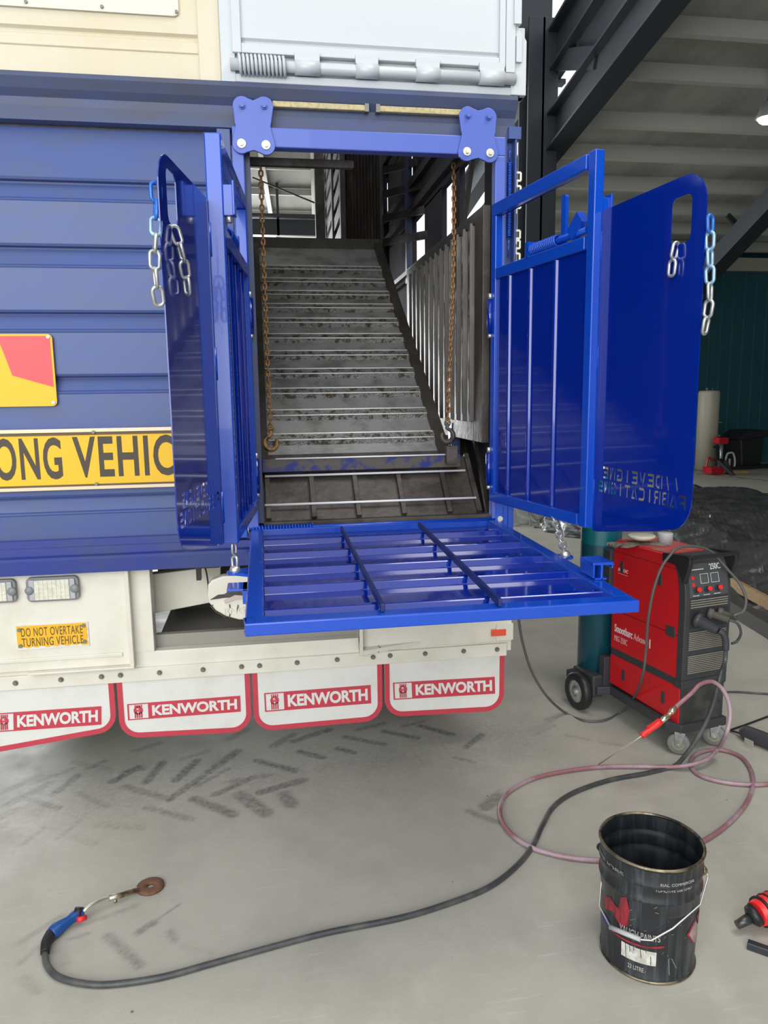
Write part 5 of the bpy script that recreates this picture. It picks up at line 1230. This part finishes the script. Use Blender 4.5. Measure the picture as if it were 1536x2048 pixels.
# curved decals
def cyl_pt(a, z, off): r_ = RZb(z)+off; return bc+Vector((r_*math.cos(a), r_*math.sin(a), z))
ang0 = math.atan2(CAM.y-bc.y, CAM.x-bc.x)
def decal(a0, a1, z0, z1, m_, name, off=.0012, n_=12):
    mb = MB(); vs = []
    for i in range(n_+1):
        a = a0+(a1-a0)*i/n_; vs += [cyl_pt(a, z0, off), cyl_pt(a, z1, off)]
    mb.add(vs, [(2*i, 2*i+2, 2*i+3, 2*i+1) for i in range(n_)]); return build(name, mb, m_, bk)
def dtext(mb, txt, a0, a1, z0, z1, off=.0018, bold=.01, slope=0.):
    vs, fs = glyphs(txt, bold, .5, 1.0)
    mb.add([cyl_pt(a0+(a1-a0)*v.x, z0+(z1-z0)*v.y+slope*v.x, off+v.z*.0006) for v in vs], fs)
def pa(px, py):   # pixel -> (angle, z) on the drum wall
    d = ray(px, py); o = CAM-bc; A = d.x**2+d.y**2; B = 2*(o.x*d.x+o.y*d.y); C_ = o.x**2+o.y**2-.1365**2; D = B*B-4*A*C_
    t_ = (-B-math.sqrt(max(D, 0)))/(2*A); p_ = o+d*t_; return math.atan2(p_.y, p_.x) % (2*PI), p_.z
def Q(zx, zy): return 1180+zx/5.388, 1620+zy/5.388
def dpoly(mb, pts, off=.0012):
    q_ = [pa(*Q(*p)) for p in pts]
    def clip(P, c, s):
        out = []
        for i in range(len(P)):
            A_1, B_1 = P[i], P[(i+1) % len(P)]; ia = s*(A_1[0]-c) >= 0; ib = s*(B_1[0]-c) >= 0
            if ia: out.append(A_1)
            if ia != ib:
                t_1 = (c-A_1[0])/(B_1[0]-A_1[0]); out.append((c, A_1[1]+(B_1[1]-A_1[1])*t_1))
        return out
    lo_ = min(a for a, z in q_); hi_ = max(a for a, z in q_); n_ = max(1, int((hi_-lo_)/.05))
    for i in range(n_):
        s0 = lo_+(hi_-lo_)*i/n_; s1 = lo_+(hi_-lo_)*(i+1)/n_; c_1 = clip(clip(q_, s0, 1), s1, -1)
        if len(c_1) > 2: mb.add([cyl_pt(a, z, off) for a, z in c_1], [tuple(range(len(c_1)))])
PAPER = mat('scuffed_paper_label', (.66, .64, .58), .6, col2=(.45, .43, .38), scale=30)
l0 = pa(*Q(330, 1580)); l1 = pa(*Q(710, 1700)); l2 = pa(*Q(330, 1395)); 
decal(l0[0], l1[0], l1[1]+.002, l2[1]-.003, PAPER, 'paper_label')
m = MB()
for k, (x, y, x2, y2) in enumerate(((380, 1430, 385, 1585), (425, 1440, 430, 1530), (430, 1500, 470, 1545), (540, 1490, 550, 1600), (470, 1460, 470, 1520), (600, 1500, 605, 1540), (655, 1580, 655, 1680))):
    a = pa(*Q(x, y)); b_ = pa(*Q(x2, y2)); w_ = .012
    m.add([cyl_pt(a[0]-w_/2, a[1], .0022), cyl_pt(a[0]+w_/2, a[1], .0022), cyl_pt(b_[0]+w_/2, b_[1], .0022), cyl_pt(b_[0]-w_/2, b_[1], .0022)], [(0, 1, 2, 3)])
build('paint_runs', m, INK, bk)
m = MB()
a = pa(*Q(318, 1330)); b_ = pa(*Q(755, 1440)); zt_ = a[1]; zb_t = b_[1]
dtext(m, 'VAUGH PAINTS', a[0], b_[0], zb_t+.004, zb_t+.024)
LW = mat('worn_white_print', (.42, .41, .37), .6); build('drum_lettering', m, LW, bk); m = MB(); a = pa(*Q(400, 1700)); b_ = pa(*Q(575, 1760)); dtext(m, '23 LITRE', a[0], b_[0], b_[1]+.0, b_[1]+.014)
build('drum_lettering', m, LW, bk); m = MB(); a = pa(*Q(755, 800)); b_ = pa(*Q(1100, 750)); dtext(m, 'RIAL, COMMERCIAL', a[0], b_[0], (a[1]+b_[1])/2-.003, (a[1]+b_[1])/2+.007, bold=0)
a = pa(*Q(700, 850)); b_ = pa(*Q(1080, 800)); dtext(m, 'TOMOTIVE USE ONLY', a[0], b_[0], (a[1]+b_[1])/2-.006, (a[1]+b_[1])/2+.004, bold=0)
build('drum_lettering', m, mat('worn_white_print', (.42, .41, .37), .6), bk)
m = MB(); a = pa(*Q(120, 600)); b_ = pa(*Q(375, 720)); dtext(m, 'WISE JOBS', a[0], b_[0], b_[1]-.0, b_[1]+.016, bold=.02); build('drum_lettering', m, mat('faded_grey_print', (.22, .21, .18), .6), bk)
m = MB(); dpoly(m, [(165, 925), (225, 935), (310, 1060), (345, 930), (400, 930), (430, 1080), (420, 1240), (340, 1260), (290, 1180), (250, 1090), (170, 1060)]); dpoly(m, [(240, 1295), (400, 1400), (600, 1470), (800, 1465), (800, 1490), (600, 1490), (390, 1420), (240, 1315)]); dpoly(m, [(1175, 1040), (1190, 1020), (1188, 1200), (1160, 1230), (1140, 1140)]); dpoly(m, [(1040, 1345), (1120, 1180), (1130, 1190), (1065, 1345), (1125, 1430), (1110, 1440)])
build('red_artwork', m, mat('worn_red_print', (.34, .02, .03), .5, col2=(.10, .02, .025), scale=30, stretch=(4, 4, .5)), bk)
m = MB(); dpoly(m, [(112, 1060), (160, 1110), (220, 1220), (170, 1230), (120, 1110)]); build('blue_artwork', m, mat('worn_blue_print', (.02, .04, .2), .5), bk)
m = MB(); dpoly(m, [(1062, 1345), (1130, 1195), (1160, 1235), (1160, 1420), (1120, 1425)]); build('hazard_diamond', m, mat('diamond_pink', (.45, .30, .28), .6, col2=(.25, .2, .19), scale=40), bk)
m = MB()
rs2 = random.Random(8)
for k in range(26):
    x_ = rs2.uniform(420, 1130); y_ = rs2.uniform(960, 1800); d_ = rs2.uniform(-1, 1); l_ = rs2.uniform(10, 40)
    a = pa(*Q(x_, y_)); b_ = pa(*Q(x_+l_*math.cos(d_), y_+l_*math.sin(d_)))
    m.add([cyl_pt(a[0], a[1], .001), cyl_pt(b_[0], b_[1], .001), cyl_pt(b_[0], b_[1]+.0012, .001), cyl_pt(a[0], a[1]+.0012, .001)], [(0, 1, 2, 3)])
for seg in (((850, 1610), (860, 1790)), ((855, 1605), (885, 1610)), ((885, 1610), (935, 1710)), ((935, 1710), (965, 1705))):
    a = pa(*Q(*seg[0])); b_ = pa(*Q(*seg[1])); m.add([cyl_pt(a[0]-.006, a[1], .001), cyl_pt(a[0]+.006, a[1], .001), cyl_pt(b_[0]+.006, b_[1], .001), cyl_pt(b_[0]-.006, b_[1], .001)], [(0, 1, 2, 3)])
build('scratches', m, mat('pale_scratch', (.30, .30, .28), .5), bk)
# ears and bail
aR, zR = pa(1408, 1746); aR = pa(1401, 1748)[0]; zE = .300
eR = cyl_pt(aR, zE, .004); aL = aR+PI; eL = cyl_pt(aL % (2*PI), zE, .004)
eR = bc+Vector((.141*math.cos(-.58), .141*math.sin(-.58), zE)); eL = bc+Vector((.141*math.cos(PI-.58), .141*math.sin(PI-.58), zE))
for e_ in (eR, eL):
    m = MB(); n_ = (e_-bc); n_.z = 0; n_.normalize(); m.tube([e_-n_*.006, e_+n_*.004, e_+n_*.012], [.012, .013, .006], 16); build('handle_ear', m, RIM, bk)
nR = (eR-bc); nR.z = 0; nR.normalize()
fq = lambda x, y: CAM+ray(x, y)*1.0
def on_drum(x, y, off): 
    a, z = pa(x, y); return cyl_pt(a, z, off)
bail = [eR+nR*.010, eR+nR*.022+Vector((0, -.01, -.02))]
pb = [(1405, 1775), (1396, 1805), (1385, 1818)]
bail = [eR+nR*.010, eR+nR*.010+Vector((-.004, -.012, -.012)), on_drum(1393, 1806, .008), on_drum(1340, 1848, .016), on_drum(1302, 1873, .016), on_drum(1284, 1871, .018), on_drum(1230, 1850, .018), on_drum(1205, 1812, .010)]
bail += [eL-nR*.006+Vector((.0, -.03, -.03)), eL-nR*.008]
m = MB(); m.tube(bail, .0026, 8); build('wire_handle', m, WIRE, bk)
m = MB(); m.tube([on_drum(1229, 1850, .018), on_drum(1255, 1860, .018), on_drum(1283, 1871, .018)], .007, 10); build('handle_grip', m, mat('grey_grip', (.45, .46, .47), .5), bk)
# ================================================================ PLASTIC SHEET, TIMBER AND BACKGROUND
def crinkle(name, poly, h, m_, seed, nx_=70, ny_=50, label='', cat='plastic sheet', lift=.0):
    rnd = random.Random(seed); mb = MB(); xs_ = [p[0] for p in poly]; ys_ = [p[1] for p in poly]
    waves = [(rnd.uniform(-4, 4), rnd.uniform(-4, 4), rnd.uniform(0, 6), rnd.uniform(.3, 1)) for _ in range(9)] + [(rnd.uniform(-16, 16), rnd.uniform(-16, 16), rnd.uniform(0, 6), rnd.uniform(.1, .25)) for _ in range(12)]
    vs = []
    for j in range(ny_+1):
        for i in range(nx_+1):
            u, v_ = i/nx_, j/ny_
            p_ = Vector(poly[0]).lerp(Vector(poly[1]), u).lerp(Vector(poly[3]).lerp(Vector(poly[2]), u), v_)
            x_, y_ = p_.x, p_.y; e = min(1, 5*min(u, 1-u, v_, 1-v_))
            s_ = sum(a*abs(math.sin(kx*x_+ky*y_+ph)) for kx, ky, ph, a in waves)/4.5
            vs.append((x_+.05*math.sin(9*v_+i*.3)*(1-e), y_+.05*math.sin(11*u+j)*(1-e), .004+lift+h*e*(.25+s_)))
    mb.add(vs, [(j*(nx_+1)+i, j*(nx_+1)+i+1, (j+1)*(nx_+1)+i+1, (j+1)*(nx_+1)+i) for j in range(ny_) for i in range(nx_)])
    o = build(name, mb, m_, solid=.003); tag(o, label, cat); return o
A_ = [tuple(atZ(x, y, 0).xy) for x, y in ((1290, 1105), (1640, 1300), (1760, 1030), (1330, 990))]
crinkle('plastic_sheet', A_, .20, TARP, 3, 130, 90, 'large crumpled black plastic sheet spread behind the red welder')
A_ = [tuple(atZ(x, y, 0).xy) for x, y in ((1068, 1056), (1190, 1088), (1250, 1048), (1105, 1026))]
crinkle('plastic_sheet', A_, .12, TARP, 9, 60, 40, 'small black plastic bundle under the broad gate beside the trailer corner')
A_ = [tuple(atZ(x, y, 0).xy) for x, y in ((1000, 1052), (1066, 1050), (1085, 1018), (1000, 1006))]
crinkle('plastic_sheet', A_, .16, TARP2, 5, 60, 40, 'crumpled clear plastic sheeting behind the blue post foot')
a = atZ(1452, 1160, .09); b_ = atZ(1640, 1262, .09)
m = MB(); m.beam(a, b_, .035, .09); o = build('timber_board', m, WOOD); tag(o, 'pale pine board lying on edge along the black plastic', 'timber')
a = atZ(1456, 1208, .05); b_ = atZ(1640, 1318, .05)
m = MB(); m.beam(a, b_, .09, .11); o = build('timber_bearer', m, WOODD); tag(o, 'dark timber bearer in front of the pale pine board', 'timber')
# wheelie bin
c = atZ(1484, 932, 0); dB = (c-CAM).y; s_ = dB/FPX
bn = thing('wheelie_bin', 'large black wheelie bin against the dark teal wall', 'bin', (c.x, c.y, 0))
w_ = 56*s_; h_ = 66*s_
m = MB(Matrix.Translation((c.x, c.y, 0))); m.prism([(-w_*.38, .04), (w_*.42, .04), (w_*.5, h_), (-w_*.5, h_)], lambda u, z, d: (u, d, z), -.3, .3); build('bin_body', m, RUBB, bn, bevel=.02)
m = MB(Matrix.Translation((c.x, c.y, 0))); m.prism([(-w_*.66, h_*.93), (-w_*.56, h_*.90), (w_*.6, h_*1.0), (w_*.63, h_*1.16), (w_*.56, h_*1.2), (-w_*.2, h_*1.2)], lambda u, z, d: (u, d, z), -.36, .36); build('bin_lid', m, RUBB, bn, bevel=.02)
# water heater tank
c = atZ(1412, 940, 0); s_ = (c-CAM).y/FPX; tk = thing('water_tank', 'old cream cylindrical tank standing by the teal wall', 'tank', (c.x, c.y, 0)); h_ = 172*s_; r_ = 22*s_
m = MB(Matrix.Translation((c.x-.02, c.y, 0))); m.lathe([(0, .03), (r_, .03), (r_, h_-.05), (r_*.9, h_-.01), (0, h_)], 32); build('tank_shell', m, WTANK, tk)
m = MB(Matrix.Translation((c.x-.02, c.y, 0))); m.tube([(-.05, 0, h_), (-.05, 0, h_+.05)], .03, 8); m.tube([(.07, 0, h_-.01), (.07, 0, h_+.05)], .02, 8); m.tube([(r_, 0, h_*.6), (r_+.1, -.05, h_*.6)], .02, 8); m.lathe([(0, 0), (r_, 0), (r_, .03), (0, .03)], 20); build('tank_fittings', m, BOLT, tk)
# red machine on legs
c = atZ(1412, 944, 0); c.y -= .4; s_ = (c-CAM).y/FPX; jm = thing('drilling_machine', 'small red and black workshop machine on splayed legs before the cream tank', 'machine', (c.x, c.y, 0))
J = Matrix.Translation((c.x, c.y, 0)); u_ = s_
m = MB(J); m.prism(rrect(-8*u_, 14*u_, 66*u_, 80*u_, 3*u_), lambda u, z, d: (u, d, z), -.1, .1); m.box(-26*u_, 4*u_, -.15, .15, 2*u_, 16*u_); m.tube(smooth_path([(-28*u_, 0, 16*u_), (-24*u_, 0, 36*u_), (-14*u_, 0, 30*u_)]), .02, 8); build('red_housing', m, mat('machine_red', (.45, .01, .02), .4), jm, bevel=.01)
m = MB(J); m.tube([(0, 0, 80*u_), (1*u_, 0, 87*u_)], [.05, .04], 16); m.beam((-2*u_, 0, 28*u_), (-6*u_, 0, 64*u_), .05, .06); m.beam((-8*u_, -.1, 30*u_), (12*u_, -.35, 0), .05, .06); m.beam((8*u_, -.1, 30*u_), (20*u_, -.2, 0), .06, .07); m.box(-8*u_, 10*u_, -.08, .08, 26*u_, 34*u_); m.beam((-14*u_, 0, 60*u_), (4*u_, 0, 56*u_), .03, .04); build('machine_stand', m, RUBB, jm)
m = MB(J); m.tube([(4*u_, 0, 14*u_), (4*u_, 0, 66*u_)], .045, 12); build('chrome_column', m, GALV, jm)
# tool bag
c = atZ(1448, 938, 0); s_ = (c-CAM).y/FPX; bg = thing('tool_bag', 'black bag with white trim on the floor beside the wheelie bin', 'bag', (c.x, c.y, 0)); J = Matrix.Translation((c.x, c.y, 0))
m = MB(J); m.prism([(-12*s_, 0), (12*s_, 0), (12*s_, 24*s_), (8*s_, 36*s_), (-7*s_, 36*s_), (-11*s_, 18*s_)], lambda u, z, d: (u, d, z), -.15, .15); build('bag_body', m, RUBB, bg, bevel=.03)
m = MB(J); m.tube(smooth_path([(-12*s_, -.17, 2*s_), (-11*s_, -.18, 18*s_), (-7*s_, -.18, 34*s_), (0, -.19, 37*s_), (7*s_, -.18, 35*s_), (12*s_, -.18, 20*s_), (12*s_, -.17, 2*s_)]), .022, 8); m.box(-1*s_, 2*s_, -.18, -.15, 8*s_, 24*s_); build('bag_trim', m, WPLAS, bg)
m = MB(); a = atZ(1453, 944, .03); b_ = atZ(1492, 943, .03); m.beam(a, b_, .2, .05); o = build('wood_offcut', m, WOOD); tag(o, 'short pale wooden offcut on the floor before the black bag', 'timber')
m = MB(); a = atZ(1440, 937, .04); b_ = atZ(1560, 930, .04); m.beam(a, b_, .25, .06); o = build('dark_bar', m, RUBB); tag(o, 'long dark flat bar on the floor under the wheelie bin', 'bar')
m = MB(); a = atZ(1395, 948, .008); b_ = atZ(1640, 972, .008); m.beam(a, b_, .05, .015); o = build('floor_joint', m, DARK); o['kind'] = 'structure'; o.name = 'trim_90'
# small litter on the floor
for i_, (x, y) in enumerate(((836, 1855), (858, 1937), (920, 1855), (1015, 1925))):
    pass
